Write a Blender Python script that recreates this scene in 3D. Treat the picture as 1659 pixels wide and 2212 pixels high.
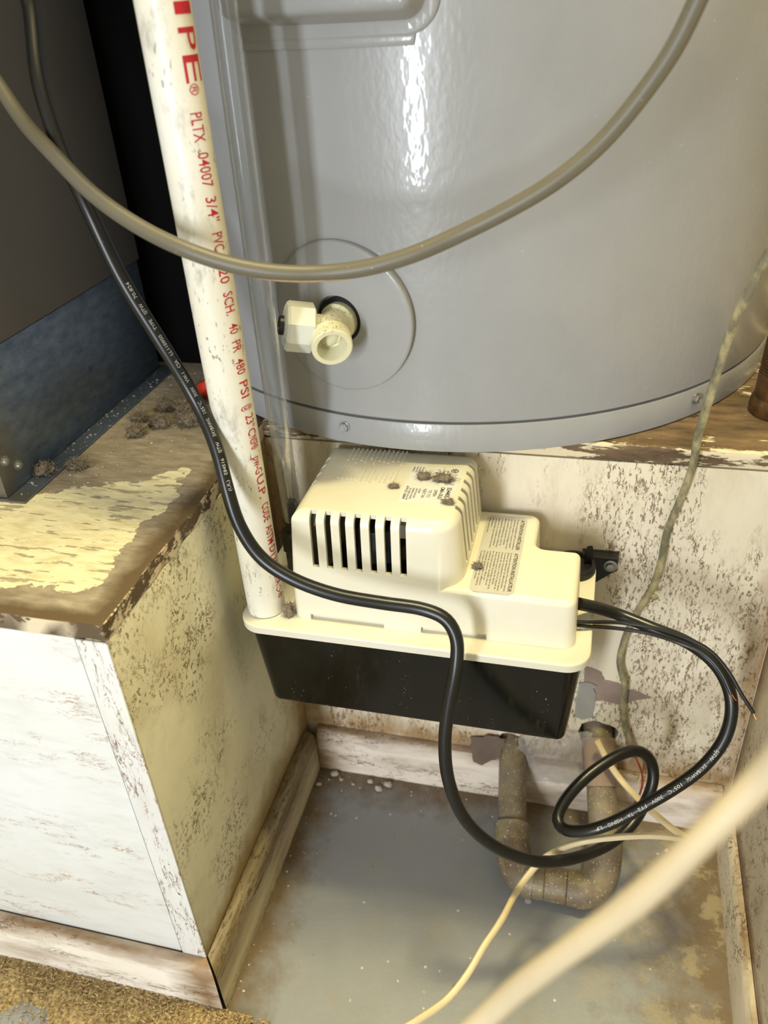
import bpy, bmesh, math, random
from mathutils import Matrix, Vector, noise as mnoise

random.seed(7)
for _o in list(bpy.data.objects):
    bpy.data.objects.remove(_o)
scene = bpy.context.scene
COL = scene.collection

# ------------------------------------------------------------------ camera, light, exposure
cam_d = bpy.data.cameras.new('camera')
cam = bpy.data.objects.new('camera', cam_d)
COL.objects.link(cam)
# world axes: x along the back wall, y into the picture, z up; metres; floor at z = 0, riser wall at y = 0
cam.matrix_world = Matrix(((0.96833906, -0.08531466, 0.23460791, 0.245),
                           (0.24290682, 0.53878323, -0.80666530, -0.5245),
                           (-0.05758243, 0.83811338, 0.54244836, 0.656),
                           (0, 0, 0, 1)))
cam_d.sensor_fit = 'HORIZONTAL'
cam_d.sensor_width = 36.0
cam_d.lens = 36.0 * 1790.0 / 1659.0
cam_d.clip_start = 0.01
cam_d.clip_end = 50
cam_d.dof.use_dof = True
cam_d.dof.focus_distance = 0.56
cam_d.dof.aperture_fstop = 10.5
scene.camera = cam

scene.view_settings.view_transform = 'Standard'
scene.view_settings.look = 'None'
scene.view_settings.gamma = 1.0
scene.view_settings.use_curve_mapping = False
scene.view_settings.exposure = 0.0
scene.cycles.max_bounces = 6
scene.cycles.diffuse_bounces = 2
scene.cycles.glossy_bounces = 2
scene.cycles.transmission_bounces = 7
scene.cycles.caustics_reflective = False
scene.cycles.caustics_refractive = False

world = bpy.data.worlds.new('world')
scene.world = world
world.use_nodes = True
world.node_tree.nodes['Background'].inputs[0].default_value = (1.0, 0.94, 0.72, 1)
world.node_tree.nodes['Background'].inputs[1].default_value = 0.58


def area(name, loc, target, sx, sy, energy, colour):
    d = bpy.data.lights.new(name, 'AREA')
    d.shape = 'RECTANGLE'
    d.size, d.size_y, d.energy, d.color = sx, sy, energy, colour
    o = bpy.data.objects.new(name, d)
    COL.objects.link(o)
    o.location = loc
    o.rotation_euler = (Vector(target) - Vector(loc)).to_track_quat('-Z', 'Y').to_euler()
    return o


# daylight from the doorway behind the photographer, low and a little to the left
area('doorway_daylight', (-0.19, -1.98, 0.66), (0.125, 0.0, 0.40), 0.17, 0.85, 31.0, (0.87, 0.93, 1.0))
# warm ceiling bulb high above, just over the front of the water heater
_d = bpy.data.lights.new('ceiling_bulb', 'POINT')
_d.energy, _d.color, _d.shadow_soft_size = 185.0, (1.0, 0.90, 0.50), 0.16
_o = bpy.data.objects.new('ceiling_bulb', _d)
COL.objects.link(_o)
_o.location = (0.30, 0.005, 2.45)


# ------------------------------------------------------------------ helpers: materials
def c255(r, g, b):
    f = lambda v: ((v / 255) / 12.92 if v / 255 <= 0.04045 else (((v / 255) + 0.055) / 1.055) ** 2.4)
    return (f(r), f(g), f(b), 1.0)


class Mat:
    def __init__(self, name):
        self.m = bpy.data.materials.new(name)
        self.m.use_nodes = True
        self.t = self.m.node_tree
        self.b = self.t.nodes['Principled BSDF']
        self.co = self.t.nodes.new('ShaderNodeTexCoord').outputs['Object']
        self.sp = None

    def link(self, v, sock):
        if hasattr(v, 'links'):
            self.t.links.new(v, sock)
        else:
            sock.default_value = v

    def pos(self, axis):
        if self.sp is None:
            self.sp = self.t.nodes.new('ShaderNodeSeparateXYZ')
            self.t.links.new(self.co, self.sp.inputs[0])
        return self.sp.outputs['XYZ'.index(axis.upper())]

    def vec(self, stretch=(1, 1, 1), off=(0, 0, 0), rot=(0, 0, 0)):
        n = self.t.nodes.new('ShaderNodeMapping')
        n.inputs['Scale'].default_value = stretch
        n.inputs['Location'].default_value = off
        n.inputs['Rotation'].default_value = rot
        self.t.links.new(self.co, n.inputs['Vector'])
        return n.outputs[0]

    def noise(self, scale, detail=5, stretch=None, rough=0.55, off=(0, 0, 0), dist=0.0, rot=(0, 0, 0)):
        n = self.t.nodes.new('ShaderNodeTexNoise')
        n.inputs['Scale'].default_value = scale
        n.inputs['Detail'].default_value = detail
        n.inputs['Roughness'].default_value = rough
        n.inputs['Distortion'].default_value = dist
        self.t.links.new(self.vec(stretch or (1, 1, 1), off, rot), n.inputs['Vector'])
        return n.outputs['Fac']

    def voronoi(self, scale, stretch=None, feature='F1', rnd=1.0):
        n = self.t.nodes.new('ShaderNodeTexVoronoi')
        n.feature = feature
        n.inputs['Scale'].default_value = scale
        n.inputs['Randomness'].default_value = rnd
        self.t.links.new(self.vec(stretch or (1, 1, 1)), n.inputs['Vector'])
        return n.outputs['Distance']

    def ramp(self, s, a, b, lo=0.0, hi=1.0):
        n = self.t.nodes.new('ShaderNodeMapRange')
        n.clamp = True
        self.link(s, n.inputs['Value'])
        n.inputs['From Min'].default_value = a
        n.inputs['From Max'].default_value = b
        n.inputs['To Min'].default_value = lo
        n.inputs['To Max'].default_value = hi
        return n.outputs[0]

    def math(self, op, a, b=0.0, c=None):
        n = self.t.nodes.new('ShaderNodeMath')
        n.operation = op
        self.link(a, n.inputs[0])
        self.link(b, n.inputs[1])
        if c is not None:
            self.link(c, n.inputs[2])
        return n.outputs[0]

    def mul(self, a, b):
        return self.math('MULTIPLY', a, b)

    def add(self, a, b):
        return self.math('ADD', a, b)

    def mx(self, a, b):
        return self.math('MAXIMUM', a, b)

    def near(self, axis, p, w0, w1):
        """1 within w0 of the plane axis = p, 0 beyond w1"""
        d = self.math('ABSOLUTE', self.math('SUBTRACT', self.pos(axis), p))
        return self.ramp(d, w0, w1, 1.0, 0.0)

    def mix(self, f, a, b):
        n = self.t.nodes.new('ShaderNodeMix')
        n.data_type = 'RGBA'
        self.link(f, n.inputs['Factor'])
        self.link(a, n.inputs['A'])
        self.link(b, n.inputs['B'])
        return n.outputs['Result']

    def done(self, col, rough=0.5, bump=None, strength=0.3, dist=0.001, metal=0.0, spec=0.5, **kw):
        self.link(col, self.b.inputs['Base Color'])
        self.link(rough, self.b.inputs['Roughness'])
        self.link(metal, self.b.inputs['Metallic'])
        self.b.inputs['Specular IOR Level'].default_value = spec
        for k, v in kw.items():
            self.link(v, self.b.inputs[k.replace('_', ' ')])
        if bump is not None:
            n = self.t.nodes.new('ShaderNodeBump')
            n.inputs['Strength'].default_value = strength
            n.inputs['Distance'].default_value = dist
            self.t.links.new(bump, n.inputs['Height'])
            self.t.links.new(n.outputs[0], self.b.inputs['Normal'])
            self.t.links.new(n.outputs[0], self.b.inputs['Coat Normal'])
        return self.m


WOOD_DARK = c255(92, 66, 40)
WOOD_MID = c255(140, 108, 72)
WOOD_GREY = c255(150, 134, 112)


def old_paint(name, paint, st, peel=0.70, pat=0.44, fleck=0.56, grime=0.5, wear=(), grime_at=(), under=WOOD_MID, dark=WOOD_DARK, seed=0.0, rough=0.5, grime_col=None, bump=0.55):
    """white paint on old boards: grain along the small entry of st, small flecks, peeled spots, brown grime"""
    m = Mat(name)
    off = (seed, seed * 1.7, seed * 0.6)
    tone = m.noise(11, 5, off=off)
    col = m.mix(m.ramp(tone, 0.35, 0.7, 0, 0.55), paint, tuple(v * 0.86 for v in paint[:2]) + (paint[2] * 0.76, 1))
    grain = m.noise(95, 3, st, 0.6, off)
    col = m.mix(m.ramp(grain, 0.5, 0.78, 0, 0.30), col, tuple(v * 0.66 for v in paint[:3]) + (1,))
    # grime: stained streaks with a shape of their own, heavier along the edges named in grime_at
    gr = m.ramp(m.noise(16, 5, st, 0.66, (seed + 3, seed, 1)), 0.5, 0.74, 0, grime)
    gb = None
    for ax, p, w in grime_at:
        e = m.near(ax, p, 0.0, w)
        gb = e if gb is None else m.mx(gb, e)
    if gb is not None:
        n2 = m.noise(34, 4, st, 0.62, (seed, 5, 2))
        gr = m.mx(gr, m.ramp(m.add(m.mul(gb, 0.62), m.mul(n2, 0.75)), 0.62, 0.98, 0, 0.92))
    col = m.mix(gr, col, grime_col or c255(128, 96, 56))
    # hairline cracks and small flecks gathered in patches
    patch = m.ramp(m.noise(13, 5, st, 0.60, (1, seed, 4)), pat, pat + 0.08)
    nl = m.noise(150, 4, st, 0.7, off, 0.6)
    li = m.ramp(m.math('ABSOLUTE', m.math('SUBTRACT', nl, 0.5)), 0.010, 0.028, 1, 0)
    li = m.mul(li, m.ramp(m.noise(95, 3, st, 0.5, (seed, 8, 1)), 0.47, 0.56))
    fl = m.mul(m.ramp(m.noise(430, 3, st, 0.62, off), fleck + 0.03, fleck + 0.08), 0.8)
    fl = m.mul(m.mx(li, fl), patch)
    fine = m.ramp(m.noise(1100, 2, st, 0.5, off), 0.72, 0.78)
    fl = m.mx(fl, m.mul(fine, 0.5))
    col = m.mix(fl, col, dark)
    # peeled paint
    pn = m.noise(30, 5, st, 0.66, (seed, 2, seed))
    for ax, p, w, k in wear:
        pn = m.add(pn, m.mul(m.near(ax, p, 0.0, w), k))
    pe = m.ramp(pn, peel, peel + 0.012)
    wd = m.mix(m.ramp(m.noise(150, 3, st, 0.6), 0.35, 0.68), dark, under)
    col = m.mix(pe, col, wd)
    h = m.add(m.mul(pe, -0.6), m.mul(grain, 0.28))
    return m.done(col, m.ramp(pe, 0, 1, rough, 0.85), h, bump, 0.0012)


def plain(name, col, rough=0.45, var=0.12, scale=60, bump=0.0, metal=0.0, speck=None, **kw):
    m = Mat(name)
    n = m.noise(scale, 5)
    c = m.mix(m.ramp(n, 0.3, 0.75), col, tuple(v * (1 - var) for v in col[:3]) + (1,))
    if speck:
        s = m.ramp(m.noise(speck[1], 3, None, 0.6), speck[2], speck[2] + 0.04)
        c = m.mix(s, c, speck[0])
    return m.done(c, rough, n if bump else None, bump, 0.001, metal, **kw)


# ------------------------------------------------------------------ helpers: geometry and objects
def finish(o, angle=35):
    me = o.data
    if angle:
        me.shade_smooth()
        me.set_sharp_from_angle(angle=math.radians(angle))
    return o


def link_mesh(name, me, mat, parent=None, angle=35):
    o = bpy.data.objects.new(name, me)
    COL.objects.link(o)
    if mat is not None:
        me.materials.clear()
        me.materials.append(mat)
    if parent is not None:
        o.parent = parent
        # meshes are modelled in world coordinates; only the Empties carry a location
        if parent.type == 'EMPTY':
            o.matrix_parent_inverse = Matrix.Translation(-Vector(parent.location))
    return finish(o, angle)


def obj(name, bm, mat, parent=None, angle=35, normals=True):
    if normals:
        bmesh.ops.recalc_face_normals(bm, faces=bm.faces[:])
    me = bpy.data.meshes.new(name)
    bm.to_mesh(me)
    bm.free()
    return link_mesh(name, me, mat, parent, angle)


def thing(name, label, cat, loc, group=None):
    o = bpy.data.objects.new(name, None)
    o.empty_display_size = 0.02
    COL.objects.link(o)
    o.location = loc
    return tag(o, label, cat, group)


def tag(o, label=None, cat=None, group=None, kind=None):
    for k, v in (('label', label), ('category', cat), ('group', group), ('kind', kind)):
        if v:
            o[k] = v
    return o


def box(bm, x0, x1, y0, y1, z0, z1, bev=0.0, seg=2):
    vs = [bm.verts.new((x, y, z)) for x in (x0, x1) for y in (y0, y1) for z in (z0, z1)]
    fs = [bm.faces.new([vs[i] for i in q]) for q in ((0, 1, 3, 2), (4, 6, 7, 5), (0, 4, 5, 1), (2, 3, 7, 6), (0, 2, 6, 4), (1, 5, 7, 3))]
    if bev:
        es = list({e for f in fs for e in f.edges})
        bmesh.ops.bevel(bm, geom=es, offset=bev, segments=seg, profile=0.5, affect='EDGES')
    return vs


def box_obj(name, dims, mat, parent=None, bev=0.001, seg=2):
    bm = bmesh.new()
    box(bm, *dims, bev=bev, seg=seg)
    return obj(name, bm, mat, parent)


def frame(d):
    d = Vector(d).normalized()
    u = d.cross(Vector((0, 0, 1)))
    if u.length < 1e-4:
        u = Vector((1, 0, 0))
    u.normalize()
    return d, u, u.cross(d).normalized()


def lathe(bm, origin, axis, prof, seg=32, shape=None):
    """prof: (distance along axis, radius); shape(angle) scales the radius"""
    o = Vector(origin)
    d, u, v = frame(axis)
    rings = []
    for t, r in prof:
        if r < 1e-7:
            rings.append([bm.verts.new(o + d * t)])
            continue
        ring = []
        for k in range(seg):
            a = 2 * math.pi * k / seg
            s = shape(a) if shape else 1.0
            ring.append(bm.verts.new(o + d * t + (u * math.cos(a) + v * math.sin(a)) * r * s))
        rings.append(ring)
    for A, B in zip(rings, rings[1:]):
        if len(A) == 1 and len(B) == 1:
            continue
        for k in range(seg):
            k2 = (k + 1) % seg
            if len(A) == 1:
                bm.faces.new((A[0], B[k], B[k2]))
            elif len(B) == 1:
                bm.faces.new((A[k], A[k2], B[0]))
            else:
                bm.faces.new((A[k], A[k2], B[k2], B[k]))
    return rings


def spline(pts, step=0.004):
    """centripetal-like Catmull-Rom through the points, evenly resampled"""
    P = [Vector(p) for p in pts]
    P = [P[0] * 2 - P[1]] + P + [P[-1] * 2 - P[-2]]
    out = []
    for i in range(1, len(P) - 2):
        p0, p1, p2, p3 = P[i - 1:i + 3]
        t0 = 0.0
        t1 = t0 + max((p1 - p0).length, 1e-6) ** 0.5
        t2 = t1 + max((p2 - p1).length, 1e-6) ** 0.5
        t3 = t2 + max((p3 - p2).length, 1e-6) ** 0.5
        n = max(2, int((p2 - p1).length / step))
        for k in range(n):
            t = t1 + (t2 - t1) * k / n
            a1 = p0 * ((t1 - t) / (t1 - t0)) + p1 * ((t - t0) / (t1 - t0))
            a2 = p1 * ((t2 - t) / (t2 - t1)) + p2 * ((t - t1) / (t2 - t1))
            a3 = p2 * ((t3 - t) / (t3 - t2)) + p3 * ((t - t2) / (t3 - t2))
            b1 = a1 * ((t2 - t) / (t2 - t0)) + a2 * ((t - t0) / (t2 - t0))
            b2 = a2 * ((t3 - t) / (t3 - t1)) + a3 * ((t - t1) / (t3 - t1))
            out.append(b1 * ((t2 - t) / (t2 - t1)) + b2 * ((t - t1) / (t2 - t1)))
    out.append(P[-2])
    # three light smoothing passes take hand-measured wobble out
    for _ in range(3):
        out = [out[0]] + [(out[i - 1] + out[i] * 2 + out[i + 1]) / 4 for i in range(1, len(out) - 1)] + [out[-1]]
    return out


def frames(path):
    T = [(path[min(i + 1, len(path) - 1)] - path[max(i - 1, 0)]).normalized() for i in range(len(path))]
    d, u, v = frame(T[0])
    U = [u]
    for i in range(1, len(path)):
        u = U[-1] - T[i] * U[-1].dot(T[i])
        U.append(u.normalized())
    return T, U, [u.cross(t) for u, t in zip(U, T)]


def tube(bm, path, r, seg=14, flat=1.0, wob=0.0, bore=0.0):
    T, U, V = frames(path)
    rings = []
    for i, p in enumerate(path):
        rr = r * (1 + wob * mnoise.noise(p * 60))
        rings.append([bm.verts.new(p + U[i] * math.cos(a) * rr + V[i] * math.sin(a) * rr * flat) for a in (2 * math.pi * k / seg for k in range(seg))])
    for A, B in zip(rings, rings[1:]):
        for k in range(seg):
            bm.faces.new((A[k], A[(k + 1) % seg], B[(k + 1) % seg], B[k]))
    bm.faces.new(rings[0][::-1])
    bm.faces.new(rings[-1])


def tube_obj(name, pts, r, mat, parent=None, step=0.004, **kw):
    bm = bmesh.new()
    path = spline(pts, step)
    tube(bm, path, r, **kw)
    o = obj(name, bm, mat, parent)
    return o, path


def rpoly(pts, rad, off=0.0, seg=6):
    """counter-clockwise polygon shrunk by off, corners rounded"""
    n = len(pts)
    P = [Vector((p[0], p[1])) for p in pts]
    rad = rad if isinstance(rad, (list, tuple)) else [rad] * n
    Q = []
    for i in range(n):
        a, b, c = P[i - 1], P[i], P[(i + 1) % n]
        d1, d2 = (b - a).normalized(), (c - b).normalized()
        n1, n2 = Vector((-d1.y, d1.x)), Vector((-d2.y, d2.x))
        k = 1 + n1.dot(n2)
        Q.append(b + (n1 + n2) * (off / k))
    out = []
    for i in range(n):
        a, b, c = Q[i - 1], Q[i], Q[(i + 1) % n]
        d1, d2 = (b - a).normalized(), (c - b).normalized()
        cr = d1.x * d2.y - d1.y * d2.x
        r = max(rad[i] - off, 0.0004) if cr > 0 else rad[i] + off
        ang = math.atan2(cr, d1.dot(d2))
        t = r * math.tan(abs(ang) / 2)
        s = b - d1 * t
        nn = Vector((-d1.y, d1.x)) * (1 if cr > 0 else -1)
        ce = s + nn * r
        a0 = math.atan2(s.y - ce.y, s.x - ce.x)
        for k in range(seg + 1):
            out.append((ce.x + r * math.cos(a0 + ang * k / seg), ce.y + r * math.sin(a0 + ang * k / seg)))
    return out


def loft(bm, pts, rad, rings, seg=6, cap0=True, cap1=True):
    """rings: (z, inset) from below upwards"""
    R = []
    for z, off in rings:
        R.append([bm.verts.new((x, y, z)) for x, y in rpoly(pts, rad, off, seg)])
    for A, B in zip(R, R[1:]):
        for k in range(len(A)):
            k2 = (k + 1) % len(A)
            bm.faces.new((A[k], A[k2], B[k2], B[k]))
    if cap0:
        bm.faces.new(R[0][::-1])
    if cap1:
        bm.faces.new(R[-1])
    return R


def fillet(z, off, r, n=5):
    return [(z - r + r * math.sin(math.pi / 2 * k / n), off + r * (1 - math.cos(math.pi / 2 * k / n))) for k in range(n + 1)]


def fillet_low(z, off, r, n=5):
    return [(z + r - r * math.cos(math.pi / 2 * k / n), off + r * (1 - math.sin(math.pi / 2 * k / n))) for k in range(n + 1)]


def mesh_of(o):
    dg = bpy.context.evaluated_depsgraph_get()
    return bpy.data.meshes.new_from_object(o.evaluated_get(dg))


def raw(bm, name='tmp'):
    bmesh.ops.recalc_face_normals(bm, faces=bm.faces[:])
    me = bpy.data.meshes.new(name)
    bm.to_mesh(me)
    bm.free()
    o = bpy.data.objects.new(name, me)
    COL.objects.link(o)
    return o


def boolean(a, ops):
    """a: temporary object; ops: (operation, temporary object)... -> mesh"""
    for op, b in ops:
        md = a.modifiers.new('b', 'BOOLEAN')
        md.operation, md.object, md.solver = op, b, 'EXACT'
        if op == 'DIFFERENCE':
            md.use_self = False
    me = mesh_of(a)
    for o in [a] + [b for _, b in ops]:
        d = o.data
        bpy.data.objects.remove(o)
        bpy.data.meshes.remove(d)
    return me


def text_bm(s, bold=0.0, mono=False):
    """flat lettering: returns a bmesh with the text scaled to unit cap height, starting at x = 0"""
    cu = bpy.data.curves.new('t', 'FONT')
    cu.body = s
    cu.size = 1.0
    cu.resolution_u = 2
    cu.offset = bold
    o = bpy.data.objects.new('t', cu)
    COL.objects.link(o)
    bpy.context.view_layer.update()
    me = mesh_of(o)
    bpy.data.objects.remove(o)
    bpy.data.curves.remove(cu)
    bm = bmesh.new()
    bm.from_mesh(me)
    bpy.data.meshes.remove(me)
    return bm


def extent(bm, i):
    v = [w.co[i] for w in bm.verts]
    return (min(v), max(v)) if v else (0, 1)


def put_text(dst, s, fn, height, length=None, bold=0.0, cut=None, base=0.0):
    """lay text s with fn(u, v) -> point; u runs along the line from 0, v is up from the baseline"""
    bm = text_bm(s, bold)
    x0, x1 = extent(bm, 0)
    k = height / 0.70
    kx = (length / (x1 - x0)) if length else k
    for v in bm.verts:
        v.co = ((v.co.x - x0) * kx, v.co.y * k + base, 0)
    if cut:
        for ax in (0, 1):
            a, b = extent(bm, ax)
            t = a + cut
            while t < b:
                nrm = (1, 0, 0) if ax == 0 else (0, 1, 0)
                bmesh.ops.bisect_plane(bm, geom=bm.verts[:] + bm.edges[:] + bm.faces[:], plane_co=tuple(c * t for c in nrm), plane_no=nrm)
                t += cut
    L = extent(bm, 0)[1]
    mp = {}
    for v in bm.verts:
        mp[v] = dst.verts.new(fn(v.co.x, v.co.y))
    for f in bm.faces:
        try:
            dst.faces.new([mp[v] for v in f.verts])
        except ValueError:
            pass
    bm.free()
    return L


def blob(bm, c, size, seed=0, sub=3, amp=0.5, freq=1.6):
    r = bmesh.ops.create_icosphere(bm, subdivisions=sub, radius=1.0)
    for v in r['verts']:
        d = v.co.normalized()
        k = 1 + amp * mnoise.noise(d * freq + Vector((seed * 3.1, seed, 0))) + amp * 0.6 * mnoise.noise(d * freq * 3 + Vector((0, seed * 2.3, seed)))
        v.co = Vector((c[0] + d.x * k * size[0], c[1] + d.y * k * size[1], c[2] + d.z * k * size[2]))
    return r['verts']

# ------------------------------------------------------------------ materials
PAINT = c255(236, 230, 216)
M_FRONT = old_paint('white_panel_paint', c255(228, 227, 224), (0.40, 1, 1.5), bump=1.0, pat=0.50, peel=0.86, fleck=0.64, grime=0.10, seed=1.3, under=c255(196, 176, 156), dark=c255(172, 140, 116), rough=0.42)
M_STRIP = old_paint('white_strip_paint', c255(228, 226, 222), (1.6, 1, 0.35), pat=0.48, peel=0.82, fleck=0.62, grime=0.15, seed=2.1, wear=(('z', 0.362, 0.05, 0.16), ('x', 0.0, 0.002, 0.1)), under=c255(160, 120, 84), dark=c255(120, 84, 56))
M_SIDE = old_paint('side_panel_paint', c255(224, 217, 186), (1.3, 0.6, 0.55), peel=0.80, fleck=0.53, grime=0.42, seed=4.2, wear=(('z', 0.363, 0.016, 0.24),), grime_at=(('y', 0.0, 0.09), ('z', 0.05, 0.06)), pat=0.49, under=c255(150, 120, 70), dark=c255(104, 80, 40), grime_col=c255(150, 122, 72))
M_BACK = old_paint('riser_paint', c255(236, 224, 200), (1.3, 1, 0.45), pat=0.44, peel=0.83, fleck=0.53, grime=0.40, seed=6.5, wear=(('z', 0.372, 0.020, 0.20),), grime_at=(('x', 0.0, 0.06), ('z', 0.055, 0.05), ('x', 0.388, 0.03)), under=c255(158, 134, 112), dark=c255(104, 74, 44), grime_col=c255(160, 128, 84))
M_RIGHT = old_paint('right_side_paint', c255(232, 218, 190), (1, 0.6, 0.55), peel=0.84, fleck=0.58, grime=0.35, seed=8.4, grime_at=(('y', 0.0, 0.05), ('z', 0.055, 0.02)), under=c255(158, 132, 92), dark=c255(100, 74, 44))
M_BASE = old_paint('baseboard_paint', c255(238, 228, 214), (0.32, 1, 1.5), peel=0.77, fleck=0.57, grime=0.8, seed=9.1, grime_at=(('z', 0.052, 0.020), ('x', 0.0, 0.05)), under=c255(150, 118, 80), dark=c255(96, 68, 40))
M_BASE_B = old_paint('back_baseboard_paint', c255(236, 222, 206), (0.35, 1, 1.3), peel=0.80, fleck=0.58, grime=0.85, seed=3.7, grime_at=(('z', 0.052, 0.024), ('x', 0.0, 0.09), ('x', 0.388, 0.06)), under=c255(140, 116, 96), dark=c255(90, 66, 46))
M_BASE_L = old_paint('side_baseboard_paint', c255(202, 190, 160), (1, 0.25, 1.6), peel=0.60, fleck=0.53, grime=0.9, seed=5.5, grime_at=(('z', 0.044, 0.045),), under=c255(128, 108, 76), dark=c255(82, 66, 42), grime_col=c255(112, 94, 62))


def top_board_mat():
    m = Mat('peeling_top_board')
    st = (0.4, 1.2, 1)
    wood = m.mix(m.ramp(m.noise(120, 7, st, 0.65), 0.3, 0.7), c255(118, 104, 86), c255(176, 164, 146))
    wood = m.mix(m.ramp(m.noise(20, 6), 0.45, 0.7, 0, 0.8), wood, c255(150, 136, 118))
    edge = m.mx(m.near('x', 0.0, 0.004, 0.022), m.near('y', -0.236, 0.004, 0.014))
    wood = m.mix(m.ramp(m.add(m.mul(edge, 0.7), m.mul(m.noise(60, 8, None, 0.65), 0.6)), 0.5, 0.95), wood, c255(94, 76, 52))
    # a sheet of old cream paint left in the middle: bare margins along the front, the right edge and towards the back
    n = m.noise(40, 7, (0.7, 1.2, 1), 0.68)
    n2 = m.mul(m.math('SUBTRACT', m.noise(13, 8, None, 0.6, (4, 2, 0)), 0.5), 0.075)
    x = m.add(m.pos('X'), n2)
    y = m.add(m.pos('Y'), n2)
    mx_ = m.ramp(x, -0.034, -0.016, 1, 0)
    m1 = m.ramp(y, -0.226, -0.212, 0, 1)
    m2 = m.ramp(m.math('SUBTRACT', y, m.mul(m.pos('X'), 0.35)), -0.080, -0.045, 1, 0)
    inside = m.mul(mx_, m.mul(m1, m2))
    p = m.ramp(m.add(m.mul(inside, 0.62), m.mul(m.math('SUBTRACT', 0.5, n), 0.9)), 0.38, 0.405)
    sc = m.ramp(m.noise(120, 4, (0.28, 1.5, 1), 0.66, (2, 2, 0)), 0.575, 0.60)
    p = m.mul(p, m.math('SUBTRACT', 1.0, m.mul(sc, 0.8)))
    paint = m.mix(m.ramp(m.noise(180, 4, st), 0.42, 0.7, 0, 0.6), c255(232, 224, 190), c255(196, 182, 138))
    col = m.mix(p, wood, paint)
    # the board's front and right edges keep scraps of paint
    ed = m.mx(m.ramp(m.pos('X'), -0.0006, 0.0, 0, 1), m.ramp(m.pos('Y'), -0.2375, -0.2368, 1, 0))
    es = m.ramp(m.noise(55, 5, (0.6, 0.6, 1.2), 0.7, (5, 1, 3)), 0.46, 0.49)
    col = m.mix(m.mul(ed, es), col, c255(222, 204, 172))
    grit = m.ramp(m.noise(700, 3), 0.66, 0.72)
    col = m.mix(m.mul(grit, m.ramp(m.pos('Y'), -0.12, -0.06)), col, c255(206, 196, 186))
    h = m.add(m.mul(p, 0.6), m.mul(m.noise(260, 5, st), 0.4))
    return m.done(col, 0.75, h, 0.7, 0.0015)


def floor_mat():
    m = Mat('grey_floor_paint')
    base = m.mix(m.ramp(m.noise(7, 6), 0.3, 0.7), c255(148, 149, 150), c255(132, 133, 134))
    base = m.mix(m.ramp(m.noise(24, 5, None, 0.6), 0.55, 0.75, 0, 0.35), base, c255(150, 136, 110))
    # brown grime along the boards
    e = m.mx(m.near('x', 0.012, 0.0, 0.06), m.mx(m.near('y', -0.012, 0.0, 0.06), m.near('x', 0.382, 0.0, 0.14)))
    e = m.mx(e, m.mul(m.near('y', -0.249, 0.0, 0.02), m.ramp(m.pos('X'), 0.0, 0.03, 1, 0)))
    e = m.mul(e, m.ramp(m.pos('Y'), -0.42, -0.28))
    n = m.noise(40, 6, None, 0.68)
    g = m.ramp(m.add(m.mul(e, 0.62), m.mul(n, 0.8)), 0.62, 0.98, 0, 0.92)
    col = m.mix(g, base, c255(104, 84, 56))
    # worn patches on the right
    rp = m.mul(m.ramp(m.pos('X'), 0.22, 0.36), m.ramp(m.noise(30, 10, None, 0.7, (3, 1, 0)), 0.52, 0.57))
    col = m.mix(m.mul(rp, 0.55), col, c255(166, 150, 116))
    # plaster spatter and dark scuffs
    v = m.voronoi(75)
    w = m.voronoi(19, None)
    sp = m.mul(m.ramp(v, 0.07, 0.10, 1, 0), m.ramp(m.noise(60, 2), 0.5, 0.55))
    sp = m.mx(sp, m.ramp(w, 0.045, 0.055, 1, 0))
    fine = m.ramp(m.noise(520, 2), 0.74, 0.78)
    col = m.mix(m.mul(m.mx(sp, m.mul(fine, 0.7)), 0.8), col, c255(212, 206, 192))
    dk = m.mul(m.ramp(m.noise(150, 3, (1, 0.6, 1), 0.5, (9, 2, 0)), 0.71, 0.74), m.ramp(m.noise(12, 3), 0.5, 0.6))
    col = m.mix(dk, col, c255(70, 60, 44))
    return m.done(col, m.ramp(n, 0.3, 0.8, 0.28, 0.6), m.add(m.noise(170, 4), m.mul(sp, 0.8)), 0.18, 0.001)


def tank_mat():
    m = Mat('grey_enamel')
    n = m.noise(9, 4)
    col = m.mix(m.ramp(n, 0.35, 0.7), c255(158, 158, 158), c255(148, 148, 148))
    sp = m.ramp(m.noise(420, 2), 0.775, 0.80)
    col = m.mix(sp, col, c255(225, 222, 212))
    peel = m.noise(260, 1, (1, 1, 0.6), 0.5)
    return m.done(col, 0.30, peel, 0.15, 0.001, spec=0.35, Coat_Weight=0.22, Coat_Roughness=0.05)


def cream_mat(name, a=(232, 226, 206), dust=0.5):
    m = Mat(name)
    col = m.mix(m.ramp(m.noise(14, 5), 0.35, 0.7), c255(*a), c255(a[0] - 7, a[1] - 8, a[2] - 14))
    d = m.ramp(m.noise(620, 3, None, 0.6), 0.715, 0.75)
    gate = m.ramp(m.noise(22, 4), 0.40, 0.62)
    col = m.mix(m.mul(m.mul(d, gate), dust * 1.6), col, c255(112, 98, 66))
    return m.done(col, 0.34)


def black_plastic():
    m = Mat('black_reservoir_plastic')
    st = (1.6, 1, 0.5)
    d = m.mul(m.ramp(m.noise(46, 8, st, 0.66), 0.50, 0.72, 0, 0.32), m.ramp(m.noise(230, 4, st), 0.35, 0.7))
    s = m.mul(m.ramp(m.noise(640, 2, None, 0.5), 0.72, 0.75), m.ramp(m.noise(26, 4, st), 0.5, 0.62))
    col = m.mix(m.mul(d, 0.35), c255(9, 9, 8), c255(86, 78, 62))
    col = m.mix(m.mul(s, 0.85), col, c255(200, 188, 160))
    return m.done(col, m.ramp(d, 0, 0.3, 0.16, 0.45), None, spec=0.35)


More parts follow.
